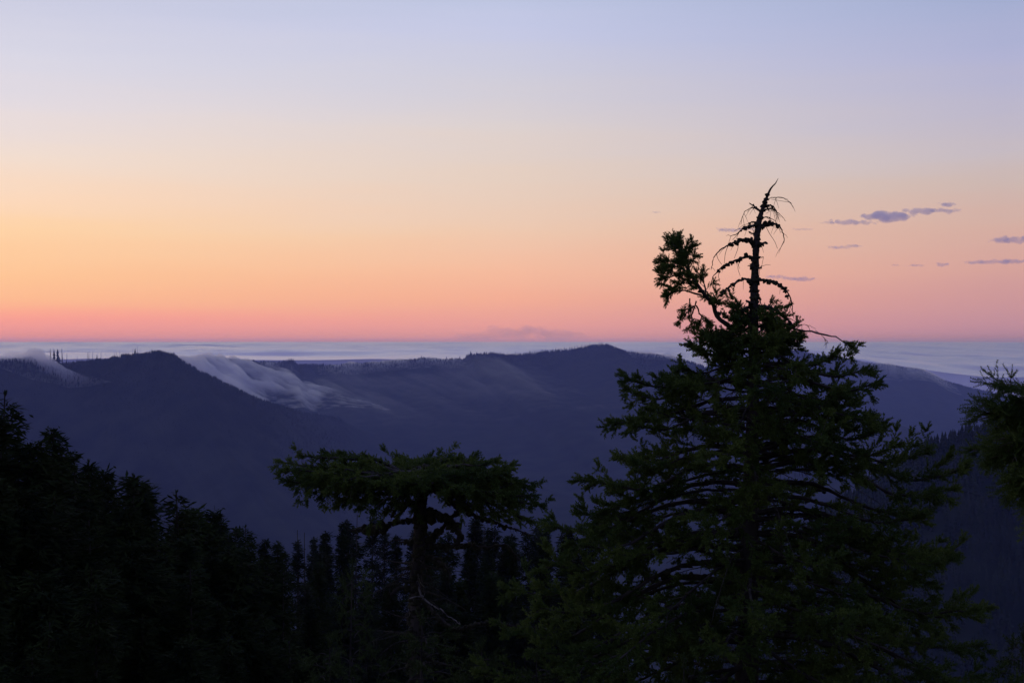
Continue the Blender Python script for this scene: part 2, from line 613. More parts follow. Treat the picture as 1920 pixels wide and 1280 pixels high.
def spill_main(px, v, U, W):
    s = U * 10 + v / 1500
    streak = fbm(s, v / 420, 131, 4, .55)
    big = fbm(s / 3, v / 600, 137, 3)
    body = ss(0, .10, U) * ss(1, .42, U + .16 * fbm(U * 5, v / 260, 141, 3)) * ss(0, .12, W)
    tail = ss(1.0, .35, W + .18 * fbm(px / 40, v / 900, 139, 3))
    return body * tail * (.3 + .7 * ss(-350, 350, v)) * (58 + 66 * streak + 44 * big) - 5


def spill_small(px, v, U, W):
    streak = fbm(px / 14, v / 400, 151, 3, .6)
    left = ss(.42 * np.clip(v / 50, 0, 1), .22 + .50 * np.clip(v / 50, 0, 1), U)
    return left * np.where(v < 0, ss(1, .40, U), ss(1, .78, U)) * ss(0, .3, W) * ss(1, .55, W) * np.where(v < 0, 16 + 3 * streak, np.minimum(16 + v * .8, 50) + 20 * streak * np.clip(v / 60, 0, 1))


def veil(px, v, U, W):
    streak = fbm(px / 48 - v / 500, v / 1500, 161, 4, .55)
    big = fbm(px / 120, v / 700, 163, 3)
    return ss(0, .12, U) * ss(1, .75, U) * ss(0, .08, W) * ss(1, .2, W) * (14 + 46 * streak + 24 * big) * ss(-100, 500, v)


def lip(px, v, U, W):
    streak = fbm(px / 22, v / 350, 171, 3, .6)
    return ss(0, .2, U) * ss(1, .8, U) * ss(0, .25, W) * ss(1, .35, W) * (20 + 20 * streak)


fog_body('fog', CENTER, 300, 530, -420, 1250, spill_main, M_FOG, shear=.13, nu=230, nv=80)
fog_body('fog', LEFT, -60, 88, -260, 215, spill_small, M_FOG_THICK, shear=.48, nu=130, nv=90)
fog_body('fog', CENTER, 560, 1010, -300, 1700, veil, M_VEIL)
fog_body('fog', CENTER, 590, 880, -330, 240, lip, M_FOG)
fog_body('fog', CENTER, 1170, 1285, -300, 160, lip, M_FOG, nu=80, nv=60)
fog_body('fog', RIGHT, 1585, 1790, -420, 420, lip, M_FOG, nu=110, nv=80)


# small clouds and one faint bank in the sky, beyond and above the haze
def cloud(name, boxes, d, mat, label, seed, voxel, depth=1.0, group=None):
    """boxes: (x0, x1, yc, half height) in photograph pixels, each filled with flattened puffs; the union is remeshed and roughened."""
    rng = np.random.default_rng(seed)
    px = d / FPX
    cents, rads = [], []
    for x0, x1, yc, hh in boxes:
        n = max(4, int((x1 - x0) / (hh * .75)))
        for k in range(n):
            t = (k + .5) / n
            e = (1 - abs(2 * t - 1) ** 2.2) * .8 + .25
            c = P(x0 + (x1 - x0) * t, yc + rng.normal() * hh * .3, d)
            c[1] += rng.normal() * hh * px * depth
            cents.append(c)
            rads.append((hh * e * px * rng.uniform(.9, 1.9), hh * px * 1.6 * e * depth, hh * e * px * rng.uniform(.5, 1.15)))
    cents, rads = np.array(cents), np.array(rads)
    org = cents.mean(0)
    n = len(cents)
    base = norm(np.concatenate([ICO_V] + [ICO_V[ICO_F].mean(1)]))
    bm_v, bm_f = [], []
    q, th = np.meshgrid(np.linspace(0, PI, 9), np.linspace(0, 2 * PI, 13)[:-1], indexing='ij')
    sph = np.stack([np.sin(q) * np.cos(th), np.sin(q) * np.sin(th), np.cos(q)], -1).reshape(-1, 3)
    i = np.arange(8)[:, None] * 12
    j = np.arange(12)[None]
    sf = np.stack([i + j, i + 12 + j, i + 12 + (j + 1) % 12, i + (j + 1) % 12], -1).reshape(-1, 4)
    V = (sph[None] * rads[:, None] + (cents - org)[:, None]).reshape(-1, 3)
    Fc = (sf[None] + (np.arange(n) * len(sph))[:, None, None]).reshape(-1, 4)
    me = mk_mesh(name, [(V, Fc)], [mat])
    ob = bpy.data.objects.new('tmp', me)
    C.objects.link(ob)
    md = ob.modifiers.new('r', 'REMESH')
    md.mode = 'VOXEL'
    md.voxel_size = voxel * px
    dg = bpy.context.evaluated_depsgraph_get()
    m2 = bpy.data.meshes.new_from_object(ob.evaluated_get(dg))
    bpy.data.objects.remove(ob, do_unlink=True)
    m2.name = name
    nv = len(m2.vertices)
    co = np.empty(nv * 3, np.float32)
    m2.vertices.foreach_get('co', co)
    co = co.reshape(-1, 3).astype(float)
    s = voxel * px * 2.6
    co[:, 2] += 1.7 * voxel * px * fbm(co[:, 0] / s, co[:, 1] / s + co[:, 2] / s, seed, 3)
    co[:, 0] += 3.5 * voxel * px * fbm(co[:, 2] / s + 5, co[:, 1] / s + co[:, 0] / (3 * s), seed + 3, 3)
    m2.vertices.foreach_set('co', co.ravel().astype(np.float32))
    m2.materials.clear()
    m2.materials.append(mat)
    m2.update()
    kw = dict(label=label, category='cloud')
    if group:
        kw['group'] = group
    return link(name, m2, loc=org, **kw)


CD = 30000
G = 'small lilac clouds over the right horizon'
cloud('cloud', [(1535, 1650, 417, 4.5), (1612, 1712, 406, 9.5), (1690, 1765, 396, 6), (1745, 1805, 395, 4), (1760, 1792, 383, 5)], CD, M_CLOUD, 'largest lilac cloud, long and ragged, in the sky right of the bare treetop', 1, 1.2, group=G)
cloud('cloud', [(1850, 1935, 450, 5.5), (1900, 1960, 446, 4)], CD, M_CLOUD, 'thick lilac cloud cut by the right edge, upper of two there', 2, 1.5, group=G)
cloud('cloud', [(1808, 1870, 492, 4), (1850, 1940, 490, 4.5)], CD, M_CLOUD, 'long thin lilac cloud at the right edge below the thicker one', 3, 1.5, group=G)
cloud('cloud', [(1548, 1595, 464, 3), (1580, 1618, 461, 3)], CD, M_CLOUD, 'small flat lilac cloud just under the largest ragged cloud', 4, 1.2, group=G)
cloud('cloud', [(1432, 1480, 519, 3.6), (1465, 1535, 523, 4)], CD, M_CLOUD, 'flat lilac cloud touching the drooping dead limb right of the trunk', 5, 1.4, group=G)
cloud('cloud', [(1340, 1395, 431, 4), (1385, 1420, 429, 2.5)], CD, M_CLOUD, 'lilac cloud left of and behind the bare treetop', 6, 1.4, group=G)
cloud('cloud', [(1480, 1530, 430, 2.0)], CD, M_CLOUD, 'faint wisp of cloud just right of the bare treetop', 7, 1.0, group=G)
cloud('cloud', [(1754, 1782, 496, 3.8)], CD, M_CLOUD, 'tiny lilac puff left of the long thin cloud at the edge', 8, 1.2, group=G)
cloud('cloud', [(1672, 1690, 497, 1.8), (1700, 1735, 497.5, 2.2)], CD, M_CLOUD, 'faint pair of wisps left of the tiny puff', 9, 1.0, group=G)
cloud('cloud', [(1220, 1240, 398, 1.6)], CD, M_CLOUD, 'tiny faint wisp high above the upturned green limb', 10, 0.9, group=G)
cloud('cloud_bank', [(840, 960, 631, 7), (900, 1060, 623, 11), (1000, 1110, 629, 8)], 66000, M_CLOUDFAINT, 'broad faint mauve cloud bank low on the horizon above the central ridge', 12, 3.0, depth=2.0)


# ------------------------------------------------------------------ trees of the far ridges
def cone_tree(tiers=3, sides=5, seed=0, jag=.35):
    rng = np.random.default_rng(seed)
    parts = []
    for k in range(tiers):
        z0 = k / tiers * .86 + .02
        z1 = min(1.0, z0 + 1.0 / tiers * 1.35) if k < tiers - 1 else 1.0
        r = .17 * (1 - k / tiers) ** .8 + .02
        a = np.arange(sides) / sides * 2 * PI + rng.random() * 6
        rr = r * (1 + jag * (rng.random(sides) - .5) * 2)
        V = np.vstack([np.stack([np.cos(a) * rr, np.sin(a) * rr, z0 + .04 * (rng.random(sides) - .5)], 1), [[0, 0, z1]]])
        F = np.array([[q, (q + 1) % sides, sides] for q in range(sides)])
        parts.append((V, F))
    out = merge_tubes(parts)
    return out[0][0], out[0][1]


def forest(name, tmpl, pos, h, rng, mat):
    parts = []
    which = rng.integers(0, len(tmpl), len(pos))
    for k, (V, F) in enumerate(tmpl):
        s = which == k
        p, hh = pos[s], h[s]
        a = rng.random(len(p)) * 2 * PI
        wd = hh * rng.uniform(.8, 1.25, len(p))
        x = V[None, :, 0] * np.cos(a)[:, None] - V[None, :, 1] * np.sin(a)[:, None]
        y = V[None, :, 0] * np.sin(a)[:, None] + V[None, :, 1] * np.cos(a)[:, None]
        W = np.stack([x * wd[:, None], y * wd[:, None], V[None, :, 2] * hh[:, None]], -1) + p[:, None]
        Fk = (F[None] + (np.arange(len(p)) * len(V))[:, None, None]).reshape(-1, F.shape[1])
        parts.append((W.reshape(-1, 3), Fk, 0))
    return link(name, mk_mesh(name, parts, [mat]), kind='stuff')


small_t = [cone_tree(1, 5, s) for s in range(3)] + [cone_tree(2, 5, s) for s in range(3)]
mid_t = [cone_tree(4, 5, s, .5) for s in range(5)]


def cover(name, ridge, n, px0, px1, v0, v1, hmin, hmax, seed, tmpl, mat, power=1.8):
    rng = np.random.default_rng(seed)
    px = rng.uniform(px0, px1, n)
    t = rng.random(n)
    v = v0 + (v1 - v0) * t ** power
    pos = ridge.at(px, v)
    keep = pos[:, 2] > -645
    h = rng.uniform(hmin, hmax, n) * (1 + .35 * fbm(px / 18, v / 120, seed, 2))
    if ridge is not HILL:
        h *= 1 - .75 * np.clip((v - 60) / (v1 - 60), 0, 1) ** .7
    pos[:, 2] -= 2
    return forest(name, tmpl, pos[keep], h[keep], rng, mat)


cover('forest', LEFT, 12000, -300, 640, -25, 1000, 11, 18, 5, small_t, M_FARTREE)
cover('forest', CENTER, 11000, 300, 1320, -25, 1100, 11, 20, 6, small_t, M_FARTREE)
cover('forest', RIGHT, 8000, 1180, 1950, -25, 600, 12, 20, 7, small_t, M_FARTREE)
cover('forest', HILL, 6500, 1400, 2150, -25, 1250, 11, 20, 8, mid_t, M_FARTREE, power=1.3)


def far_tree_protos():
    out = []
    for s in range(4):
        V, F = cone_tree(6, 6, 40 + s, .6)
        out.append(mk_mesh('far_conifer', [(V, F)], [M_FARTREE]))
    return out


FT = far_tree_protos()


def snag_mesh(seed):
    rng = np.random.default_rng(seed)
    t = []
    p = np.array([[0, 0, -.05], [.01, 0, .5], [.015 * rng.normal(), .01, 1.0]])
    t += tube(p, [.022, .016, .006], 5)
    for k in range(7):
        z = rng.uniform(.35, .95)
        a = rng.random() * 2 * PI
        ln = .10 * (1.15 - z) + .02
        t += tube(np.array([[0, 0, z], [math.cos(a) * ln, math.sin(a) * ln, z + rng.uniform(-.03, .02)]]), [.006, .003], 3)
    return mk_mesh('dead_snag', merge_tubes(t), [M_BARK])


SNAG = [snag_mesh(s) for s in range(3)]
FAR_N = [0]


def far_thing(name, me, px, top, ridge, label, cat, group, width=1.0, v=-5.0, seed=0):
    p = ridge.at(np.array([float(px)]), np.array([v]))[0]
    p[2] -= 2
    hgt = (640 - top) / FPX * p[1] - p[2]
    o = link(name, me, loc=p, label=label, category=cat, group=group)
    o.scale = (hgt * width, hgt * width, hgt)
    o.rotation_euler = (0, 0, seed * 1.7)
    return o


ORD = 'first second third fourth fifth sixth seventh eighth ninth tenth eleventh twelfth thirteenth fourteenth fifteenth sixteenth seventeenth eighteenth nineteenth twentieth'.split()
GS = 'dead snags along the left ridge'
for k, (px, top) in enumerate([(94.5, 653.5), (117, 654), (126, 661), (145, 666), (165, 659), (167.5, 658), (174.7, 657), (190, 661), (214.7, 657.5), (219, 658.5), (225, 658.5), (249.7, 650), (258, 648), (263, 652.5)]):
    far_thing('dead_snag', SNAG[k % 3], px, top, LEFT, ORD[k] + ' thin bare snag from the left along the crest of the left ridge', 'dead tree', GS, 1.0 if k > 1 else 1.6, seed=k)
GF = 'lone firs on the left ridge'
for k, (px, top, lab) in enumerate([(101.7, 653, 'dark lone fir above the small fog tongue, left of a close pair'), (109, 653, 'dark lone fir above the small fog tongue, right of a close pair'), (254, 651.5, 'lone fir among thin snags near the top of the left ridge'), (182.5, 663.5, 'short lone fir in the dip of the left ridge')]):
    far_thing('fir_tree', FT[k % 4], px, top, LEFT, lab, 'tree', GF, .9, seed=k)
GC = 'conifers standing along the central ridge'
rng = np.random.default_rng(77)
for k, px in enumerate(np.concatenate([np.linspace(925, 1128, 58), [770, 792, 806, 814, 836, 862, 873, 882, 894, 908]])):
    px = px + rng.uniform(-1.5, 1.5)
    y = np.interp(px, CENTER.x, CENTER.y)
    far_thing('conifer_tree', FT[k % 4], px, y - rng.uniform(1.5, 4.5), CENTER, 'tiny dark conifer on the crest of the central ridge', 'tree', GC, 1.0, seed=k)
GK = 'trees of the knoll standing out of the fog'
for k, (px, top) in enumerate([(537, 672.5), (541, 671), (545, 670.5), (549, 672), (552, 674.5), (533, 675)]):
    far_thing('conifer_tree', FT[k % 4], px, top, CENTER, 'conifer on the dark knoll standing out of the pouring fog', 'tree', GK, 1.5, seed=k, v=60)
GH = 'conifers on the skyline of the near right hill'
rng = np.random.default_rng(78)
for k, px in enumerate(np.linspace(1690, 1916, 26)):
    px = px + rng.uniform(-4, 4)
    y = np.interp(px, HILL.x, HILL.y)
    lab = 'small conifer on the skyline of the dark hill at right'
    top = y - rng.uniform(-3, 5)
    far_thing('conifer_tree', FT[k % 4], px, top, HILL, lab, 'tree', GH, 1.0, seed=k)
far_thing('conifer_tree', FT[1], 1815, 783, HILL, 'tallest pointed conifer on the skyline of the dark right hill', 'tree', GH, .9)


# ------------------------------------------------------------------ forest conifers of the near slope
def make_conifer(seed, H=20.0, R=3.2, name='conifer_tree', mat=M_NEEDLE_DARK, crown_base=.12, shape='spire', whorl=.40, tuft_n=13, gap=.12, sparse_top=False):
    rng = np.random.default_rng(seed)
    bx, by = rng.normal() * .25, rng.normal() * .25
    zs = np.linspace(0, 1, 14)
    path = np.stack([bx * np.sin(zs * 2.2), by * np.sin(zs * 2.0), zs * H], 1)
    path[0, 2] = -1.0
    trunk = tube(path, .22 * (1 - zs) + .02, 6)
    tris, wood = [], []
    z = crown_base * H
    Pc, Dc, Lc = [], [], []
    while z < H - .1:
        f = z / H
        if shape == 'spire':
            r = R * (1 - f) ** .85 + .08
        elif shape == 'round':
            r = R * min(1, 2.1 * (1 - f) ** .62) * .8 + .06
        else:
            r = R * (1 - f) ** .7 * (1.0 + .35 * math.sin(f * 23 + seed)) + .12
        nb = rng.integers(4, 7)
        a0 = rng.random() * 6.28
        for b in range(nb):
            if rng.random() < gap:
                continue
            a = a0 + b * 2 * PI / nb + rng.normal() * .25
            ln = r * rng.uniform(.55, 1.15)
            up0 = rng.uniform(-.05, .35) if f > .6 else rng.uniform(-.25, .2)
            c = np.array([np.interp(z, path[:, 2], path[:, 0]), np.interp(z, path[:, 2], path[:, 1]), z])
            hd = np.array([math.cos(a), math.sin(a), 0])
            n = max(2, int(ln / .26))
            t = np.linspace(0, 1, n + 1)
            bp = c + hd * (t * ln)[:, None] + np.array([0, 0, 1.0]) * ((up0 * t - .32 * t * t + (.22 if shape != 'spire' else .12) * t ** 4) * ln)[:, None]
            wood += tube(bp, .035 * (1 - t * .8) * (.4 + ln / R), 3, cap=False)
            side = np.array([-hd[1], hd[0], 0])
            for k in range(1 if (sparse_top and f > .8) else 0 if ln < .8 else 1, n + 1):
                w = (.20 + .34 * math.sin(PI * min(1, t[k] * .85 + .1))) * min(1, .5 + ln / 2)
                m = tuft_n if k < n else tuft_n + 2
                Pc.append(np.repeat(bp[k][None], m, 0) + rng.normal(size=(m, 3)) * .09)
                ang = rng.uniform(-1.25, 1.25, m)
                d = hd * np.cos(ang)[:, None] + side * np.sin(ang)[:, None]
                d[:, 2] += rng.normal(size=m) * .42 - .16
                Dc.append(norm(d))
                Lc.append(w * rng.uniform(.7, 1.35, m) * 1.15)
        z += whorl * rng.uniform(.75, 1.25) * (1.0 if f < .85 else .75)
    for q in range(110):
        zq = H * (1 - .12 * rng.random() ** .8)
        c = np.array([np.interp(zq, path[:, 2], path[:, i]) for i in (0, 1)] + [zq])
        a = rng.random() * 6.28
        Pc.append(c[None])
        Dc.append(norm(np.array([[math.cos(a), math.sin(a), rng.uniform(-.1, .7)]])))
        Lc.append(np.array([.24 + (H - zq) * .27]))
    # leader
    Pc.append(np.repeat(path[-1][None], 5, 0) + np.array([0, 0, -.1]))
    Dc.append(norm(np.array([[0, 0, 1.0], [.3, 0, 1], [-.25, .2, 1], [0, -.3, 1], [.1, .3, .9]])))
    Lc.append(np.full(5, .22))
    Pc, Dc, Lc = np.concatenate(Pc), np.concatenate(Dc), np.concatenate(Lc)
    wv = norm(np.cross(Dc, rng.normal(size=Dc.shape) * .5 + np.array([0, 0, 1.0]))) * (.022 + .055 * Lc)[:, None]
    V = np.stack([Pc - wv * .5, Pc + Dc * Lc[:, None] * .55 + wv, Pc + Dc * Lc[:, None], Pc + Dc * Lc[:, None] * .5 - wv], 1).reshape(-1, 3)
    F = np.arange(len(V)).reshape(-1, 4)
    root = thing(name, (0, 0, -3000), 'conifer', 'tree')
    link('trunk', mk_mesh('trunk', merge_tubes(trunk + wood), [M_BARK]), root)
    link('crown', mk_mesh('crown', [(V, F, 0)], [mat]), root)
    root['h0'] = H
    return root


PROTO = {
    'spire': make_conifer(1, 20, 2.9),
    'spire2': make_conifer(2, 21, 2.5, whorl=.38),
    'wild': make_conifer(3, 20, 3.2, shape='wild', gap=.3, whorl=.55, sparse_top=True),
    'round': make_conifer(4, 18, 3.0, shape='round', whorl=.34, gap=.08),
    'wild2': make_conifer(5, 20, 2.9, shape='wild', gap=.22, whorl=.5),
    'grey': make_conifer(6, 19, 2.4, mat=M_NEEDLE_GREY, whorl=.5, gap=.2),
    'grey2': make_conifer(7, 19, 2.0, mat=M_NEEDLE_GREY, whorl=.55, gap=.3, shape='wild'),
}
USED = set()


def plant(kind, px, top, d, label, group=None, rz=None, wide=1.0, rng=np.random.default_rng(5)):
    pr = PROTO[kind]
    t = P(px, top, d)
    zb = float(near_z(t[0], d))
    sc = (t[2] - zb) / pr['h0']
    rz = rng.uniform(0, 6.28) if rz is None else rz
    s3 = (sc * wide, sc * wide, sc)
    if kind not in USED:
        USED.add(kind)
        pr.location = (t[0], d, zb)
        pr.rotation_euler = (0, 0, rz)
        pr.scale = s3
        pr['label'] = label
        if group:
            pr['group'] = group
        return pr
    return dup(pr, (t[0], d, zb), rz, s3, label, group)


GL = 'dark conifers on the left slope'
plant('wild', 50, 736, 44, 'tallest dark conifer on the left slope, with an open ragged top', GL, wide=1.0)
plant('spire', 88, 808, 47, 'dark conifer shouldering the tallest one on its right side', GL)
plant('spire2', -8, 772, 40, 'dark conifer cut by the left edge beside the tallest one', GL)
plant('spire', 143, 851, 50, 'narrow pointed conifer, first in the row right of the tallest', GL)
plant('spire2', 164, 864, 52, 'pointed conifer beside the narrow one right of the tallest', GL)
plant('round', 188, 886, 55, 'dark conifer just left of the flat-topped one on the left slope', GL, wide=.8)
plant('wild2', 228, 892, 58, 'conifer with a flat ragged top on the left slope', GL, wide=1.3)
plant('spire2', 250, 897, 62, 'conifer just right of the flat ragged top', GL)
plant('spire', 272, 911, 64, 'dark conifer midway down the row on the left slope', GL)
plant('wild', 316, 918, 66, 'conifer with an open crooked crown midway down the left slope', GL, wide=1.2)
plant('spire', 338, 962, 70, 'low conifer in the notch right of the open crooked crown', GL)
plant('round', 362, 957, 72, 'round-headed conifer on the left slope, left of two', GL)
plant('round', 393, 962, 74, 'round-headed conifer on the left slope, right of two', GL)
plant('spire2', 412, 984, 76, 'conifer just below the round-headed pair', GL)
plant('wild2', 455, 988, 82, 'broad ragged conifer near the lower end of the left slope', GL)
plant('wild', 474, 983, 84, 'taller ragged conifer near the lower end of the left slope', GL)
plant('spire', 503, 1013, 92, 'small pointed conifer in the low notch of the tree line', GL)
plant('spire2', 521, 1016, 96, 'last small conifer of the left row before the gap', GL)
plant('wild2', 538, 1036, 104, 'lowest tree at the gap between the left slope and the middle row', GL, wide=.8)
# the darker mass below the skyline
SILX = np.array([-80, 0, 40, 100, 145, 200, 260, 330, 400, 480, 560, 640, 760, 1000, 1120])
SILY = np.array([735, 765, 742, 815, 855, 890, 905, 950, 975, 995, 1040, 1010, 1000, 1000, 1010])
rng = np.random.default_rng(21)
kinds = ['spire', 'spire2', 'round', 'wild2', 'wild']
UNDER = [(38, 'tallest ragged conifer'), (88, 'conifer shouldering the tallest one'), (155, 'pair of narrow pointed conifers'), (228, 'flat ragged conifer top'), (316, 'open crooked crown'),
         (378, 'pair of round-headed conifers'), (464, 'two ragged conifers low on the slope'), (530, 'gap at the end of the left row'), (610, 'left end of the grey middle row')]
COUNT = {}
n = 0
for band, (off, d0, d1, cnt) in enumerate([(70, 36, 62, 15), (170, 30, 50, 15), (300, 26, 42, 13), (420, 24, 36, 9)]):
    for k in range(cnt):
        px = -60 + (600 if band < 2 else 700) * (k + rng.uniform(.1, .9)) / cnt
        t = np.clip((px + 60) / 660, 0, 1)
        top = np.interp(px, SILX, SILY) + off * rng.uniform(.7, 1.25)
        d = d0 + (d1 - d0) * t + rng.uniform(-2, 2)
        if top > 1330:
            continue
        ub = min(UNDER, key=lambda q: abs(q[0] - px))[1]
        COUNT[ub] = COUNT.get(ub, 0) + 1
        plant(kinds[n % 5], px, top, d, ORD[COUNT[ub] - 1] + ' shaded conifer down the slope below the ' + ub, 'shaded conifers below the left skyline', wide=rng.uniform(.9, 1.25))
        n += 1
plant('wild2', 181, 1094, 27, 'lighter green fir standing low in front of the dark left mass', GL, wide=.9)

GM = 'greyish conifers along the middle spur'
MID = [(571, 1008), (587, 1006), (607, 999), (620, 1016), (637, 980), (652, 977), (668, 990), (697, 964), (720, 994), (742, 1004), (766, 990), (800, 1000), (828, 1004), (846, 996),
       (874, 968), (896, 979), (917, 992), (935, 984), (948, 1004), (962, 1001), (982, 998), (1001, 986), (1016, 991), (1027, 987), (1045, 1000), (1062, 990), (1084, 1004), (1110, 996)]
rng = np.random.default_rng(31)
for k, (px, top) in enumerate(MID):
    lf = sum(1 for q in MID if px <= q[0] < 800)
    rt = sum(1 for q in MID if 800 <= q[0] <= px)
    lab = ORD[(lf if px < 800 else rt) - 1] + (' greyish conifer left of the mossy trunk in the middle row' if px < 800 else ' greyish conifer right of the mossy trunk in the middle row')
    if px == 697:
        lab = 'taller greyish conifer of the middle row, left of the mossy trunk'
    if px == 874:
        lab = 'taller greyish conifer of the middle row, right of the mossy trunk'
    plant(['grey', 'grey2', 'spire2', 'grey', 'spire', 'grey2', 'wild2'][k % 7], px, top + rng.uniform(-3, 6), 128 + rng.uniform(-8, 8), lab, GM, wide=rng.uniform(.75, 1.1))
BELOW = [(575, 'left end of the grey middle row'), (690, 'tallest grey conifer left of the mossy trunk'), (785, 'mossy trunk and its pale branch'), (874, 'taller grey conifer right of the trunk'), (960, 'right half of the grey middle row'), (1080, 'left skirt of the large fir')]
DIM = {}


def dim_label(px):
    ub = min(BELOW, key=lambda q: abs(q[0] - px))[1]
    DIM[ub] = DIM.get(ub, 0) + 1
    return ORD[DIM[ub] - 1] + ' dim conifer on the slope below the ' + ub


for k in range(46):
    px = rng.uniform(560, 1140)
    row = k % 3
    plant(['grey', 'spire', 'grey2', 'spire2'][k % 4], px, [1032, 1075, 1130][row] + rng.uniform(-15, 25), [112, 95, 78][row] + rng.uniform(-4, 4),
          dim_label(px), 'dim conifers below the middle row', wide=rng.uniform(.9, 1.3))


def dead_tree(px, top, d, label, seed, H=20):
    rng = np.random.default_rng(seed)
    t = P(px, top, d)
    zb = float(near_z(t[0], d))
    h = t[2] - zb
    root = thing('dead_tree', (t[0], d, zb), label, 'dead tree', 'thin dead trees in the middle row')
    zs = np.linspace(0, 1, 8)
    link('trunk', mk_mesh('trunk', merge_tubes(tube(np.stack([.2 * np.sin(zs * 3 + seed), 0 * zs, zs * h], 1), .16 * (1 - zs) + .025, 5)), [M_BARK]), root)
    for k in range(16):
        z = h * rng.uniform(.45, .97)
        a = rng.random() * 6.28
        ln = rng.uniform(.4, 1.3) * (1.3 - z / h)
        b = np.array([[0, 0, z], [math.cos(a) * ln * .6, math.sin(a) * ln * .6, z + .05], [math.cos(a) * ln, math.sin(a) * ln, z - .2 * ln]])
        b[:, 0] += .2 * math.sin(z / h * 3 + seed)
        link('limb', mk_mesh('limb', merge_tubes(tube(b, [.035, .02, .012], 3)), [M_BARK]), root)


dead_tree(561, 993, 122, 'thin dead tree at the left end of the middle row', 1)
dead_tree(575, 998, 124, 'second thin dead tree at the left end of the middle row', 2)
dead_tree(671, 964, 126, 'thin dead tree among the taller greyish conifers left of the mossy trunk', 3)
dead_tree(888, 972, 124, 'thin dead tree between greyish conifers right of the mossy trunk', 4)
dead_tree(906, 984, 125, 'thin dead tree at the dip of the row right of the mossy trunk', 6)


# ------------------------------------------------------------------ fine foliage: shoots with needles
def shoot_template(seed, ln=.16, n=40, nl=.039, w=.0095, fwd=.6):
    rng = np.random.default_rng(seed)
    V, F = [], []
    for k in range(n):
        t = (k + rng.random()) / n
        a = k * 2.4 + rng.normal() * .3
        d = np.array([fwd + .5 * t ** 3 + rng.normal() * .12, math.cos(a), math.sin(a) + .25])
        d /= np.linalg.norm(d)
        b = np.array([t * ln, 0, 0])
        s = np.cross(d, rng.normal(size=3))
        s = s / np.linalg.norm(s) * w / 2
        L = nl * rng.uniform(.75, 1.15) * (1.0 - .25 * t)
        V += [b - s, b + s, b + d * L]
        F.append([3 * k, 3 * k + 1, 3 * k + 2])
    return np.array(V), np.array(F)


SHOOTS = [shoot_template(s) for s in range(5)]
SHOOTS_PLUMP = [shoot_template(60 + s, ln=.12, n=26, nl=.038, w=.0140, fwd=.6) for s in range(5)]
SHOOTS_MID = [shoot_template(80 + s, ln=.12, n=17, nl=.038, w=.020, fwd=.6) for s in range(4)]
SHOOTS_LOW = [shoot_template(20 + s, n=20, w=.013, nl=.038) for s in range(5)]
SHOOTS_FINE = [shoot_template(40 + s, n=34, w=.0085, nl=.030) for s in range(5)]


def place_shoots(tm, Pp, D, s, rng):
    """Copies of the shoot templates at points Pp along directions D, joined in one array."""
    n = len(Pp)
    D = norm(D)
    up = np.array([0, 0, 1.0]) + rng.normal(size=(n, 3)) * .35
    Y = norm(np.cross(up, D))
    Z = np.cross(D, Y)
    w = rng.integers(0, len(tm), n)
    vs, fs, off = [], [], 0
    for k, (V, F) in enumerate(tm):
        q = np.where(w == k)[0]
        if not len(q):
            continue
        sq = s[q][:, None, None]
        W = Pp[q][:, None] + sq * (V[None, :, 0:1] * D[q][:, None] + V[None, :, 1:2] * Y[q][:, None] + V[None, :, 2:3] * Z[q][:, None])
        vs.append(W.reshape(-1, 3))
        fs.append((F[None] + (np.arange(len(q)) * len(V))[:, None, None]).reshape(-1, 3) + off)
        off += len(q) * len(V)
    return np.concatenate(vs), np.concatenate(fs)


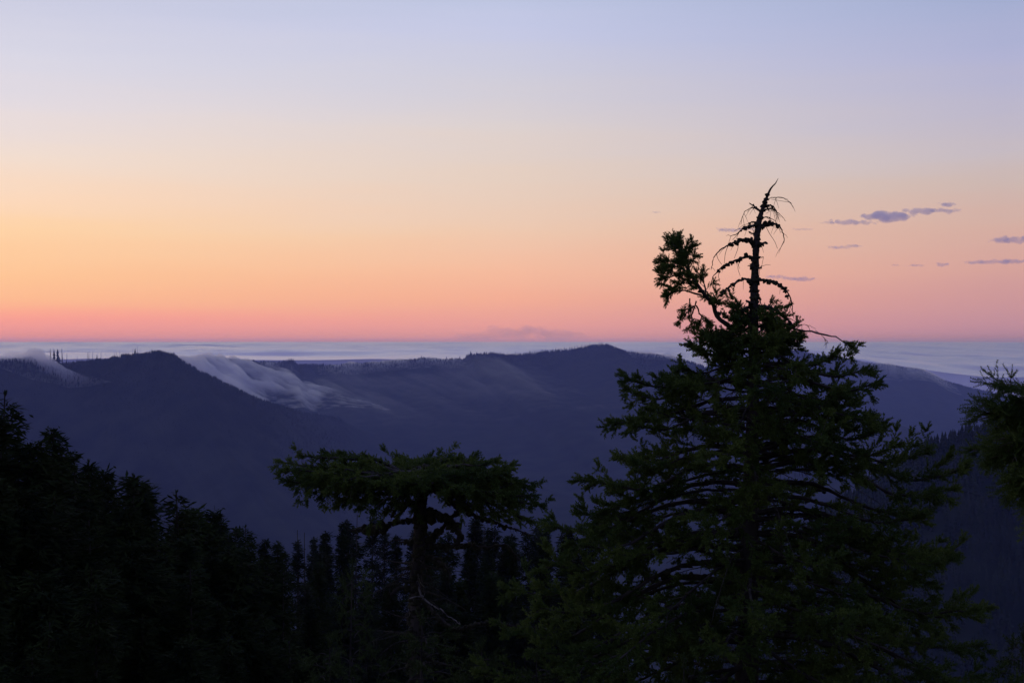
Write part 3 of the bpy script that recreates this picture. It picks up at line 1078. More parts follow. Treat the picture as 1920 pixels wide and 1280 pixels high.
def spray(path, rng, start=.3, dens=20.0, width=.38, droop=.25, sstep=.06, size=1.0, clump=.6, flat=.22, tip=6, asym=0.0, roll=.55):
    """Side twigs of one limb and the shoots on them. Returns shoot points, directions, sizes and twig tubes."""
    seg = np.linalg.norm(np.diff(path, axis=0), axis=1)
    s = np.concatenate([[0], np.cumsum(seg)])
    Lt = s[-1]
    n = max(4, int(Lt * (1 - start) * dens))
    T = norm(np.gradient(path, axis=0))
    pp, dd, ss_, tw = [], [], [], []
    ph = rng.random() * 10
    up = np.array([0, 0, 1.0])
    for k in range(n):
        f = start + (1 - start) * (k + rng.random()) / n
        if f < .9 and math.sin(ph + f * Lt * 7.5) > .25 and rng.random() < clump * .8:
            continue
        q = f * Lt
        c = np.array([np.interp(q, s, path[:, i]) for i in range(3)])
        t = norm(np.array([np.interp(q, s, T[:, i]) for i in range(3)]))
        side = np.cross(t, up)
        if np.linalg.norm(side) < .25:
            a = rng.random() * 6.28
            side = np.array([math.cos(a), math.sin(a), 0])
        side = norm(side) * (1 if k % 2 else -1)
        g = (f - start) / (1 - start)
        env = min(1.0, .35 + 2.2 * g) * (1.02 - g) ** .55
        cl = 1 - clump * (.5 + .5 * math.sin(ph + f * Lt * 7.5)) * rng.random()
        ln = width * env * cl * rng.uniform(.6, 1.15) + .05
        al = rng.uniform(.6, 1.05)
        upv = np.cross(side, t)
        ro = rng.normal() * roll + (.25 if rng.random() < .5 else -.2) + (PI if rng.random() < .12 else 0)
        d = norm(t * math.cos(al) + (side * math.cos(ro) + abs(math.sin(ro)) * np.sign(rng.random() - .42) * up) * math.sin(al) + up * rng.normal() * flat + up * asym)
        m = max(1, int(ln / sstep))
        us = (np.arange(m) + .6) / m * ln
        pts = c + d * us[:, None]
        pts[:, 2] -= droop * us ** 2 / max(width, .1) * 1.0
        tw.append(np.vstack([c, pts[-1]]) if m < 2 else np.vstack([c, pts[m // 2], pts[-1]]))
        dl = d.copy()
        dl[2] -= droop * .8
        perp = norm(np.cross(d, up + rng.normal(size=3) * .7))
        perp2 = np.cross(d, perp)
        for j in range(m):
            sgn = 1 if j % 2 else -1
            b = rng.uniform(.5, 1.0)
            th_ = rng.normal() * .8
            sd = d * math.cos(b) + (perp * sgn * math.cos(th_) + perp2 * math.sin(th_)) * math.sin(b)
            sd[2] -= droop * .5
            pp.append(pts[j])
            dd.append(sd)
            ss_.append(size * rng.uniform(.6, 1.05))
        pp.append(pts[-1])
        dd.append(dl + rng.normal(size=3) * .1)
        ss_.append(size * rng.uniform(.85, 1.2))
    for k in range(tip):
        pp.append(path[-1])
        dd.append(T[-1] + rng.normal(size=3) * .45)
        ss_.append(size * rng.uniform(.9, 1.25))
    return np.array(pp), np.array(dd), np.array(ss_), tw


def boughs(path, rng, start=.3, dens=8.0, width=.4, droop=.1, step=.032, size=1.0, lift=.15, bare=.25, tip=9, roll=.6, **_):
    """Side boughs of one limb, each a chunky cluster of plump shoots with a bare inner end."""
    seg = np.linalg.norm(np.diff(path, axis=0), axis=1)
    s = np.concatenate([[0], np.cumsum(seg)])
    Lt = s[-1]
    n = max(3, int(Lt * (1 - start) * dens))
    T = norm(np.gradient(path, axis=0))
    up = np.array([0, 0, 1.0])
    pp, dd, sz, tw = [], [], [], []

    def shoots(pts, dirs, f0, k):
        m = len(pts)
        for j in range(m):
            g = j / max(1, m - 1)
            if g < f0:
                continue
            d = dirs[j]
            side = np.cross(d, up)
            if np.linalg.norm(side) < .2:
                side = np.array([1.0, 0, 0])
            side = norm(side)
            v = np.cross(side, d)
            for q in range(2):
                a = rng.normal() * .75 + (0 if q else PI)
                b = rng.uniform(.45, 1.15) * (1.15 - .5 * g)
                w = norm(d * math.cos(b) + (side * math.cos(a) + v * (math.sin(a) + .25)) * math.sin(b))
                w[2] -= droop * .35
                pp.append(pts[j])
                dd.append(w)
                sz.append(k * rng.uniform(.55, 1.05))
        for q in range(5):
            pp.append(pts[-1])
            dd.append(dirs[-1] + rng.normal(size=3) * .42)
            sz.append(k * rng.uniform(.8, 1.15))
    sg = 1
    for k in range(n):
        f = start + (1 - start) * (k + rng.uniform(.1, .9)) / n
        c = np.array([np.interp(f * Lt, s, path[:, i]) for i in range(3)])
        t = norm(np.array([np.interp(f * Lt, s, T[:, i]) for i in range(3)]))
        side = np.cross(t, up)
        if np.linalg.norm(side) < .25:
            an = rng.random() * 6.28
            side = np.array([math.cos(an), math.sin(an), 0])
        sg = -sg
        side = norm(side) * sg
        g = (f - start) / (1 - start)
        ln = width * min(1, .55 + 1.5 * g) * (1.08 - g) ** .5 * rng.uniform(.5, 1.25) + .06
        al = rng.uniform(.5, 1.1)
        ro = rng.normal() * roll
        d = norm(t * math.cos(al) + (side * math.cos(ro) + up * math.sin(ro)) * math.sin(al))
        m = max(3, int(ln / step))
        u = np.linspace(0, 1, m)
        bend = rng.normal() * .25 + lift - droop
        pts = c + d * (u * ln)[:, None] + up * (bend * ln * u ** 2)[:, None]
        dirs = norm(np.gradient(pts, axis=0))
        tw.append(pts[::max(1, m // 3)] if m > 3 else pts)
        shoots(pts, dirs, bare * rng.uniform(.2, 1.5), size)
    i0 = int(len(path) * max(.72, start))
    e = path[i0:]
    m = max(3, int(np.linalg.norm(np.diff(e, axis=0), axis=1).sum() / step))
    ii = np.linspace(0, len(e) - 1, m).astype(int)
    shoots(e[ii], T[i0:][ii], 0, size)
    for k in range(tip):
        pp.append(path[-1] - T[-1] * rng.uniform(0, .08))
        dd.append(T[-1] + rng.normal(size=3) * .5)
        sz.append(size * rng.uniform(.7, 1.1))
    return np.array(pp), np.array(dd), np.array(sz), tw


def twig_tubes(tw, r0=.005):
    out = []
    for p in tw:
        out += tube(p, np.linspace(r0, r0 * .45, len(p)), 3, cap=False)
    return out


def live_limb(root, path, r0, rng, tm, mossy=.0, origin=np.zeros(3), fol_name='needles', mat=M_NEEDLE, chunky=False, **kw):
    """One limb (bark + side twigs) with its needles as a child."""
    path = resample(path, .07)
    wob = np.cumsum(rng.normal(size=path.shape) * .006, 0)
    path = path + wob - wob[0]
    t = np.linspace(0, 1, len(path))
    pp, dd, sz, tw = (boughs if chunky else spray)(path, rng, **kw)
    wood = tube(path, r0 * (1 - t * .85) + .004, 5, .3, rng)
    parts = merge_tubes(wood, 0) + merge_tubes(twig_tubes(tw), 1)
    if mossy:
        n = int(len(path) * mossy)
        i = rng.integers(0, max(1, int(len(path) * .6)), n)
        c = path[i] + rng.normal(size=(n, 3)) * r0 * .6
        parts.append(lumps(c - origin, r0 * rng.uniform(.5, 1.3, n), rng, 2))
        parts[-1] = (parts[-1][0] + origin, parts[-1][1], 2)
    parts = [(p[0] - origin, p[1], p[2]) for p in parts]
    limb = link('limb', mk_mesh('limb', parts, [M_BARK, M_TWIG, M_MOSS]), root)
    V, F = place_shoots(tm, pp - origin, dd, sz, rng)
    link(fol_name, mk_mesh(fol_name, [(V, F, 0)], [mat]), limb)
    return limb


def dead_limb(root, path, r0, r1, rng, origin, moss=1.0, moss_to=.6, twigs=(), fine=6):
    path = resample(path, .03)
    path = path + rng.normal(size=path.shape) * .003
    t = np.linspace(0, 1, len(path))
    tubes = tube(path, r0 + (r1 - r0) * t ** .7, 5, .35, rng)
    for tw in twigs:
        q = resample(tw, .05)
        tubes += tube(q, np.linspace(r1 * 1.1, .0022, len(q)), 4)
    for k in range(fine):
        i = rng.integers(len(path) // 4, len(path))
        d = rng.normal(size=3) * .5 + np.array([0, 0, -.7]) + (path[min(i + 1, len(path) - 1)] - path[max(0, i - 1)]) * 8
        ln = rng.uniform(.05, .16)
        tubes += tube(np.array([path[i], path[i] + norm(d) * ln * .6, path[i] + norm(d) * ln + np.array([0, 0, -.02])]), [.003, .0025, .0015], 3)
    parts = merge_tubes([(V - origin, F) for V, F in tubes])
    limb = link('dead_limb', mk_mesh('dead_limb', parts, [M_BARK]), root)
    if moss:
        n = int(len(path) * 1.5 * moss)
        f = rng.random(n) ** 1.1 * moss_to
        i = (f * (len(path) - 1)).astype(int)
        rad = (r0 * (1.25 - f * .75)) * rng.uniform(.45, 1.35, n)
        c = path[i] + rng.normal(size=(n, 3)) * (r0 * .55) - np.array([0, 0, .35]) * r0
        m = link('moss', mk_mesh('moss', [lumps(c - origin, rad, rng)], [M_MOSS]), limb)
        m['kind'] = 'stuff'
    return limb


# ------------------------------------------------------------------ the big fir with the bare top
def big_fir():
    D = 16.0
    rng = np.random.default_rng(101)
    bx, bz = P(1400, 640, D)[0] - .1, float(near_z(2.7, D))
    org = np.array([bx, D, bz])
    root = thing('fir_tree', org, 'large dark fir at right with a bare crooked dead top', 'tree')

    def Q(x, y, dy=0.0):
        return P(x, y, D + dy) if dy == 0 else np.array([(x - 960) / FPX * D, D + dy, (640 - y) / FPX * D])

    def K(x, y, dy=0.0):                       # crop coordinates of the top detail
        return Q(1220 + x / 3.555, 320 + y / 3.555, dy)
    tr = np.array([Q(1400, 1280), Q(1404, 1100), Q(1409, 900), Q(1412, 740), Q(1413, 620), K(690, 900), K(690, 780), K(695, 680), K(700, 580), K(705, 480), K(715, 380),
                   K(735, 290), K(770, 190), K(800, 120), K(826, 92), K(836, 78), K(850, 52)])
    tr = np.vstack([[org + [0, 0, -.4], org + [.04, 0, 3.0]], tr])
    rad_z = np.array([bz, bz + 3, -3.8, -2.7, -1.5, -.6, .15, .4, .75, 1.1, 1.4, 1.62, 1.75, 1.82])
    rad_r = np.array([.24, .17, .125, .105, .085, .065, .054, .047, .043, .036, .028, .015, .008, .0025])
    path = resample(tr, .05)
    r = np.interp(path[:, 2], rad_z, rad_r)
    link('trunk', mk_mesh('trunk', merge_tubes([(V - org, F) for V, F in tube(path, r, 8, .22, rng)]), [M_BARK]), root)
    up = path[:, 2] > .15
    n = 190
    i = rng.choice(np.where(up & (path[:, 2] < 1.66))[0], n)
    c = path[i] + norm(rng.normal(size=(n, 3)) * np.array([1, 1, .1])) * (r[i] * .85)[:, None]
    m = link('lichen', mk_mesh('lichen', [lumps(c - org, rng.uniform(.010, .026, n), rng)], [M_MOSS]), root)
    m['kind'] = 'stuff'

    def tx(z):
        return np.array([np.interp(z, path[:, 2], path[:, 0]), D, z])

    def dl(pts, r0, r1, moss=1.0, to=.6, tw=(), fine=4, dz=None):
        dmax = rng.uniform(-.35, .35) if dz is None else dz
        L0 = abs(pts[-1][0] - pts[0][0]) + 1e-6
        cv = [K(x, y, dmax * min(1, abs(x - pts[0][0]) / L0)) for x, y in pts]
        x0 = pts[0][0]
        tws = [[K(x, y, dmax * min(1, abs(x - x0) / L0) + (rng.uniform(-.05, .05) if j else 0)) for j, (x, y) in enumerate(t)] for t in tw]
        dead_limb(root, cv, r0, r1, rng, org, moss, to, tws, fine)
    # dead limbs, left
    dl([(730, 275), (712, 250), (690, 232), (665, 212)], .014, .006, .8, .9)
    dl([(715, 262), (680, 248), (640, 265), (612, 300), (603, 360)], .006, .0025, 0)
    dl([(708, 365), (660, 375), (610, 388), (575, 412), (545, 436), (505, 446)], .016, .003, 1.1, .55, tw=[[(575, 412), (555, 440), (525, 470)], [(600, 392), (560, 400), (540, 412)]])
    dl([(708, 345), (680, 342), (655, 352)], .012, .005, 1, .9)
    dl([(700, 428), (672, 414), (655, 408)], .014, .006, .9, .9, fine=1)
    dl([(695, 490), (660, 470), (600, 464), (540, 485), (480, 515), (430, 555), (402, 600), (388, 665)], .019, .003, 1.1, .5,
       tw=[[(505, 505), (484, 560), (484, 620)], [(578, 470), (572, 520), (553, 585)], [(425, 560), (432, 595), (458, 632)]])
    dl([(692, 580), (650, 572), (610, 580), (560, 603), (500, 630), (462, 668), (435, 712), (417, 785)], .019, .003, 1.15, .72,
       tw=[[(612, 585), (590, 640), (602, 700)], [(440, 702), (448, 728), (464, 748)], [(480, 655), (476, 695), (484, 735)]])
    dl([(690, 640), (655, 640), (628, 638)], .008, .004, .8, .9, fine=1)
    dl([(690, 745), (650, 728), (612, 724), (570, 740), (520, 770), (480, 803), (437, 838)], .018, .007, 1.2, .9)
    # dead limbs, right
    dl([(782, 188), (830, 182), (880, 202), (912, 232)], .005, .002, .2, tw=[[(800, 192), (850, 206), (905, 226)], [(810, 185), (850, 184), (890, 206)]])
    dl([(755, 262), (820, 246), (870, 270), (910, 298), (936, 322)], .010, .002, .8, .6, tw=[[(800, 252), (850, 262), (890, 300)], [(770, 285), (830, 258), (868, 285), (880, 335)]])
    dl([(760, 225), (800, 228), (835, 240), (850, 262)], .012, .005, 1.0, .9)
    dl([(745, 312), (795, 308), (850, 336)], .008, .003, .6, .6)
    dl([(728, 385), (755, 360), (800, 344), (850, 346), (885, 352), (912, 395), (926, 450), (908, 495)], .020, .003, 1.1, .62, tw=[[(778, 368), (805, 415), (850, 462), (878, 508)], [(868, 350), (890, 380), (900, 400)]])
    dl([(712, 500), (735, 490), (752, 482)], .020, .012, 1.2, 1.0, fine=1)
    dl([(708, 590), (740, 575), (762, 572)], .008, .004, .6, .8, fine=1)
    dl([(712, 640), (735, 645), (755, 632)], .010, .006, 1.2, 1.0, fine=2)
    dl([(705, 735), (760, 730), (812, 746), (862, 780), (896, 830), (912, 880), (918, 925), (926, 985)], .019, .003, 1.2, .75, tw=[[(912, 890), (905, 930), (896, 950)], [(905, 860), (920, 900), (912, 945)]])
    dl([(705, 800), (738, 848), (760, 900), (782, 975)], .012, .004, .9, .5, tw=[[(720, 820), (715, 870), (722, 930)]])
    dl([(690, 915), (770, 905), (825, 930), (880, 972), (930, 1020), (955, 1080), (970, 1135), (972, 1190)], .022, .006, 1.2, .8, tw=[[(950, 1070), (975, 1110), (990, 1150)], [(880, 975), (930, 990), (960, 1015)]])
    dl([(690, 925), (650, 910), (610, 930), (575, 950)], .022, .012, 1.2, 1.0)
    dl([(680, 900), (640, 878), (615, 870)], .016, .012, 1.2, 1.0, fine=1)
    # long thin twig ending in a green tuft
    p = [K(840, 1015), K(920, 1035, -.1), K(1000, 1055, -.15), K(1100, 1065, -.2), K(1190, 1080, -.2), K(1240, 1110, -.2), K(1290, 1130, -.2)]
    live_limb(root, p, .010, rng, SHOOTS_PLUMP, origin=org, start=.86, dens=30, width=.12, droop=.3, size=.8, chunky=True)
    dl([(930, 1035), (1000, 1024), (1050, 1032), (1083, 1056)], .004, .002, .2)
    dl([(1100, 1066), (1150, 1092), (1225, 1148)], .004, .002, 0)
    # upturned live limb on the left
    arm = [K(560, 1080), K(525, 1040), K(470, 1000), K(430, 955), K(400, 900, -.05), K(350, 850, -.08), K(285, 765, -.1), K(225, 650, -.1), K(200, 575, -.1), K(188, 520, -.1), K(172, 490, -.1)]
    live_limb(root, arm, .026, rng, SHOOTS_PLUMP, mossy=.7, origin=org, start=.52, dens=40, width=.13, droop=0, size=.72, lift=.1, bare=.1, chunky=True)
    for a in ([K(350, 850, -.08), K(370, 800, .0), K(352, 750, .05), K(345, 715, .05)], [K(390, 890), K(420, 840, .1), K(440, 850, .15)],
              [K(265, 740, -.1), K(180, 705, -.2), K(120, 718, -.25), K(72, 725, -.25)], [K(330, 830, -.08), K(220, 800, -.05), K(150, 810, 0), K(115, 830, 0)],
              [K(215, 640, -.1), K(150, 610, 0), K(80, 605, .05)], [K(195, 590, -.1), K(225, 550, -.2), K(236, 530, -.2)], [K(205, 600, -.1), K(165, 540, -.2), K(135, 510, -.2)], [K(240, 680, -.1), K(180, 640, -.15), K(110, 640, -.2)], [K(240, 690, -.05), K(250, 620, .05), K(232, 560, .1)], [K(300, 790, -.1), K(240, 760, -.2), K(170, 770, -.25)], [K(210, 620, -.1), K(180, 560, .1), K(160, 480, .12)], [K(420, 930), K(430, 900, -.1), K(420, 875, -.1)]):
        live_limb(root, a, .008, rng, SHOOTS_PLUMP, origin=org, start=.30, dens=34, width=.085, droop=.05, size=.72, bare=.1, chunky=True)
    for a in ([K(300, 870, -.05), K(285, 920), K(270, 970), K(268, 1010)], [K(300, 900, -.05), K(320, 950), K(335, 985), K(325, 1015)], [K(290, 900), K(255, 940), K(220, 975)], [K(320, 950), K(350, 975), K(366, 992)], [K(260, 850), K(255, 880), K(258, 900)]):
        live_limb(root, a, .005, rng, SHOOTS_PLUMP, origin=org, start=.66, dens=10, width=.05, droop=.3, size=.65, tip=4, chunky=True)
    # live crown: limbs that make the outline
    edge = [  # attach y, tip x, tip y, depth of the tip, start, width
        (720, 1170, 716, -.2, .30, .26), (728, 1185, 738, .4, .35, .30), (745, 1158, 790, .2, .3, .36), (770, 1180, 800, -.5, .4, .3), (835, 1165, 850, -.3, .4, .34),
        (850, 1105, 908, .3, .35, .38), (880, 1150, 900, -.6, .3, .36), (905, 1085, 950, -.2, .45, .34), (940, 1030, 1000, .4, .4, .40), (960, 1060, 1010, -.6, .4, .36),
        (1000, 1025, 1065, -.2, .4, .40), (1030, 950, 1112, .5, .45, .42), (1060, 1000, 1120, -.6, .4, .40), (1090, 955, 1185, -.1, .45, .42), (1120, 1000, 1200, -.8, .4, .40), (1180, 900, 1270, .2, .45, .45), (1200, 960, 1290, -.6, .4, .42),
        (650, 1345, 640, .1, .45, .20), (690, 1285, 690, .1, .25, .30), (700, 1290, 720, -.4, .25, .32), (665, 1480, 640, .1, .3, .24), (690, 1545, 672, -.2, .35, .16),
        (700, 1628, 690, .1, .55, .26), (720, 1625, 715, -.3, .5, .27), (745, 1600, 740, .3, .3, .33), (760, 1560, 735, -.5, .3, .30), (790, 1628, 775, .1, .35, .30), (800, 1640, 810, -.2, .4, .33),
        (835, 1735, 850, .2, .45, .38), (845, 1660, 830, -.5, .35, .36), (860, 1800, 882, .1, .55, .38), (880, 1770, 905, -.3, .5, .36), (900, 1755, 965, .3, .45, .36), (930, 1700, 960, -.6, .35, .38),
        (960, 1785, 1050, .1, .74, .34), (975, 1770, 1040, .4, .72, .3), (1000, 1690, 1060, -.5, .4, .4), (1050, 1850, 1150, .1, .45, .42), (1080, 1800, 1130, -.6, .4, .42), (1110, 1865, 1215, .4, .5, .42), (1150, 1885, 1280, -.2, .5, .44), (1180, 1800, 1260, -.8, .4, .42)]
    for ya, xt, yt, dy, st, wd in edge:
        a = tx((640 - ya) / FPX * D)
        b = Q(xt, yt, dy)
        L = np.linalg.norm(b - a)
        sag = rng.uniform(.02, .07) * L
        p1 = a + (b - a) * .35 + np.array([0, 0, sag])
        p2 = a + (b - a) * .74 + np.array([0, 0, -sag * .6 - .03 * L])
        live_limb(root, [a, p1, p2, b], .010 + .009 * L, rng, SHOOTS_PLUMP, mossy=.35, origin=org, start=st, dens=8.5, width=wd * 1.1, droop=.05, size=1.0, roll=.35 if ya < 760 else .6, lift=.05 if ya < 760 else .15, chunky=True)
    # limbs filling the crown all round
    ly = np.array([590, 620, 700, 780, 910, 990, 1110, 1190, 1300, 1500])
    lr = np.array([40, 62, 190, 235, 290, 345, 410, 430, 450, 480]) * D / FPX
    y = 592.0
    k = 0
    ang = 0.5
    while y < 1400:
        ang += 2.399 + rng.normal() * .25
        z = (640 - y) / FPX * D
        rr = np.interp(y, ly, lr) * rng.uniform(.62, 1.02)
        a = tx(z)
        h = np.array([math.cos(ang), math.sin(ang), 0])
        rise = rng.uniform(-.10, .30)
        dr = rng.uniform(.12, .55)
        t = np.array([0, .3, .6, .85, 1.0])
        pts = [a + h * rr * q + np.array([0, 0, rr * (rise * q - dr * q * q + .12 * q ** 4)]) for q in t]
        live_limb(root, pts, .007 + .006 * rr, rng, SHOOTS_PLUMP if h[1] < .25 else SHOOTS_MID, mossy=.15, origin=org, start=.08 if rr < .8 else rng.uniform(.10, .26), dens=8.5, width=min(.44, .14 + .26 * rr), droop=.12, size=1.0, chunky=True)
        y += 7.2 + rng.uniform(-4, 4)
        k += 1
    for q in range(26):
        y = rng.uniform(588, 672)
        an = q * 2.399
        a = tx((640 - y) / FPX * D)
        rr = np.interp(y, [585, 605, 668], [.15, .28, .58]) * rng.uniform(.6, 1.1)
        h = np.array([math.cos(an), math.sin(an), 0])
        pts = [a, a + h * rr * .5 + np.array([0, 0, rr * rng.uniform(-.05, .2)]), a + h * rr + np.array([0, 0, rr * rng.uniform(-.35, .25)])]
        live_limb(root, pts, .010, rng, SHOOTS_PLUMP, origin=org, start=.15, dens=12, width=.20, droop=.1, size=.85, chunky=True)
    # sparse lower limbs under the frame
    for q in range(14):
        z = np.interp(q, [0, 13], [-5.2, bz + 2.5])
        a = tx(z)
        an = q * 2.4
        h = np.array([math.cos(an), math.sin(an), 0])
        pts = [a, a + h * 1.2 + np.array([0, 0, -.1]), a + h * 2.4 + np.array([0, 0, -.6])]
        live_limb(root, pts, .03, rng, SHOOTS_LOW, origin=org, start=.4, dens=8, width=.4, droop=.3, size=1.2)
    # fine dead twigs hanging inside the crown
    for q in range(60):
        z = (640 - rng.uniform(660, 1260)) / FPX * D
        a = tx(z)
        an = rng.uniform(0, 6.28)
        ln = rng.uniform(.3, 1.0) * np.interp(640 - z / D * FPX, ly, lr)
        h = np.array([math.cos(an), math.sin(an), 0])
        dead_limb(root, [a, a + h * ln * .5 + np.array([0, 0, -.03]), a + h * ln + np.array([0, 0, -.3 * ln])], .009, .002, rng, org, 0, .5, (), 8)


big_fir()


# ------------------------------------------------------------------ the flat-topped mossy tree
def flat_tree():
    D = 20.0
    rng = np.random.default_rng(202)

    def K(x, y, dy=0.0):
        px, py = 480 + x / 2.667, 800 + y / 2.667
        return np.array([(px - 960) / FPX * D, D + dy, (640 - py) / FPX * D])
    b0 = K(800, 1280)
    org = np.array([b0[0], D, float(near_z(b0[0], D))])
    root = thing('conifer_tree', org, 'mossy flat-topped conifer with a wide umbrella crown in the middle', 'tree')
    tr = np.array([org + [0, 0, -.4], org + [0.03, 0, 2.5], K(800, 1400), K(797, 1150), K(795, 1000), K(800, 900), K(802, 740), K(815, 640), K(820, 500), K(818, 420), K(832, 340), K(842, 260), K(850, 200)])
    path = resample(tr, .06)
    rz = np.array([org[2], org[2] + 2.5, K(0, 1280)[2], K(0, 700)[2], K(0, 420)[2], K(0, 300)[2], K(0, 200)[2]])
    r = np.interp(path[:, 2], rz, [.20, .13, .095, .085, .080, .062, .026])
    r = r * (1 + .12 * fbm(path[:, 2] * 3.5, path[:, 2] * 0, 7, 3))
    link('trunk', mk_mesh('trunk', merge_tubes([(V - org, F) for V, F in tube(path, r, 9, .3, rng)]), [M_BARK]), root)
    n = 720
    i = rng.choice(np.where(path[:, 2] > K(0, 1500)[2])[0], n)
    c = path[i] + norm(rng.normal(size=(n, 3)) * np.array([1, 1, .1])) * (r[i] * .9)[:, None]
    m = link('moss', mk_mesh('moss', [lumps(c - org, rng.uniform(.014, .045, n), rng)], [M_MOSS]), root)
    m['kind'] = 'stuff'

    def ml(pts, r0, r1, moss=1.3, to=1.0, dmax=None, fine=8, mat=None):
        dmax = rng.uniform(-.5, .5) if dmax is None else dmax
        n = len(pts) - 1
        return dead_limb(root, [K(x, y, dmax * (k / n)) for k, (x, y) in enumerate(pts)], r0, r1, rng, org, moss, to, (), fine)
    ml([(835, 430), (900, 435), (955, 450), (1000, 490), (1020, 530), (1008, 572)], .055, .04, 1.6, 1.0, -.3)
    ml([(850, 560), (900, 545), (935, 505), (965, 470), (1010, 425), (1075, 402), (1130, 395)], .035, .02, .8, .8, .2)
    ml([(960, 372), (1010, 392), (1080, 425), (1120, 450), (1190, 462), (1250, 486), (1310, 500), (1365, 522)], .028, .010, 1.3, 1.0, -.4)
    ml([(820, 462), (770, 466), (720, 474), (660, 490), (620, 508), (560, 520), (500, 526), (448, 532)], .026, .010, 1.0, 1.0, .3)
    ml([(640, 500), (590, 512), (540, 518), (490, 528)], .045, .02, 1.6, 1.0, .3)
    ml([(800, 375), (745, 382), (710, 400), (690, 425), (686, 440)], .030, .025, 1.6, 1.0, -.2)
    ml([(745, 385), (740, 405), (730, 425)], .025, .02, 1.5, 1.0, -.2, 2)
    ml([(830, 590), (900, 592), (960, 600), (1060, 600), (1150, 612), (1250, 604), (1290, 650), (1345, 712)], .030, .010, 1.3, 1.0, .4, 26)
    ml([(800, 575), (760, 575), (715, 582)], .03, .012, 1.3, 1.0, .1)
    ml([(860, 640), (920, 670), (960, 700), (980, 735)], .03, .012, 1.2, 1.0, -.3)
    ml([(800, 710), (745, 712), (695, 715)], .02, .010, 1.3, 1.0, .1)
    ml([(790, 830), (740, 800), (700, 810), (680, 835)], .03, .02, 1.4, 1.0, -.1)
    ml([(850, 880), (930, 960), (1010, 992), (1100, 968), (1180, 952), (1280, 962), (1450, 972)], .026, .010, 1.1, 1.0, -.5, 18)
    ml([(820, 1120), (900, 1165), (1000, 1180), (1100, 1205), (1190, 1225)], .02, .008, .8, .7, -.4, 14)
    for k in range(44):
        y0 = rng.uniform(560, 1250)
        sgn = rng.choice([-1, 1])
        ln = rng.uniform(60, 260)
        ml([(805, y0), (805 + sgn * ln * .5, y0 + rng.uniform(-10, 30)), (805 + sgn * ln, y0 + rng.uniform(0, 90))], .012, .003, .8, .7, rng.uniform(-1.2, 1.2), 9)
    # pale bare branch crossing the trunk
    pts = [K(808, 762, -.16), K(822, 800, -.17), K(836, 838, -.18), K(862, 862, -.2), K(905, 882, -.25), K(960, 920, -.3), K(1022, 962, -.35)]
    p = resample(pts, .04)
    t = np.linspace(0, 1, len(p))
    p = p + rng.normal(size=p.shape) * .008
    tb = tube(p, .015 - .010 * t, 5, .6, rng)
    for q in range(9):
        i = int(rng.integers(2, len(p)))
        tb += tube(np.array([p[i], p[i] + rng.normal(size=3) * .06 + np.array([.03, 0, -.05])]), [.005, .002], 3)
    tb += tube(resample([K(836, 838, -.18), K(805, 835, -.2), K(775, 842, -.22)], .04), .008, 4, .2, rng)
    link('bare_branch', mk_mesh('bare_branch', merge_tubes([(V - org, F) for V, F in tb]), [M_PALE]), root, label='pale stripped branch crossing the mossy trunk')
    # umbrella crown
    OUT = [(112, 140), (145, 190), (190, 215), (230, 120), (330, 112), (300, 230), (420, 150), (480, 250), (440, 320), (540, 165), (560, 290), (640, 330), (690, 175), (700, 345), (780, 180), (790, 360), (850, 165), (880, 350), (960, 160),
           (1000, 140), (1010, 340), (1090, 132), (1120, 380), (1160, 140), (1200, 385), (1235, 190), (1290, 430), (1270, 320), (1330, 240), (1345, 400), (1395, 290), (1415, 325), (1330, 330), (1180, 280), (380, 200), (250, 170), (600, 220), (1060, 240)]
    for x, y in OUT:
        side = (x - 840) / 750.0
        rest = math.sqrt(max(.05, 1 - min(1, abs(side)) ** 2))
        dy = rng.uniform(-1, 1) * 1.25 * rest
        a0 = K(845, rng.uniform(210, 330))
        b = K(x, y + 30, dy)
        mid = a0 + (b - a0) * .5
        mid[2] = max(a0[2], b[2]) + rng.uniform(-.06, .05) - .10
        q = a0 + (b - a0) * .8
        q[2] = b[2] + (mid[2] - b[2]) * .45
        L = np.linalg.norm(b - a0)
        live_limb(root, [a0, mid, q, b], .012 + .012 * L, rng, SHOOTS_PLUMP, mossy=.6, origin=org, start=.34 if L > .8 else .2, dens=8, width=.38, droop=.22, lift=0, size=.9, roll=.3, chunky=True)
    for k in range(46):
        an = k * 2.399
        rr = 1.0 * math.sqrt((k + 1) / 46) + .35
        x = 845 + math.cos(an) * rr * (400 if math.cos(an) > 0 else 500)
        y = 205 + rng.uniform(-10, 66) + max(0, abs(x - 845) - 300) * (.18 if x > 845 else .02)
        a0 = K(845, rng.uniform(215, 320))
        b = K(x, y, math.sin(an) * rr * 1.25)
        mid = a0 + (b - a0) * .55
        mid[2] = max(a0[2], b[2]) + rng.uniform(-.03, .02)
        L = np.linalg.norm(b - a0)
        live_limb(root, [a0, mid, b], .010 + .012 * L, rng, SHOOTS_PLUMP if math.sin(an) < .3 else SHOOTS_MID, mossy=.4, origin=org, start=.3, dens=8, width=.38, droop=.24, lift=0, size=.9, roll=.3, chunky=True)
    # dark mossy limb end under the left tip
    ml([(560, 285), (450, 275), (380, 270), (335, 290), (280, 282), (235, 275)], .035, .045, 1.6, 1.0, .05, 4)
    ml([(235, 275), (200, 262), (170, 290)], .01, .004, .6, .6, .05, 4)


flat_tree()


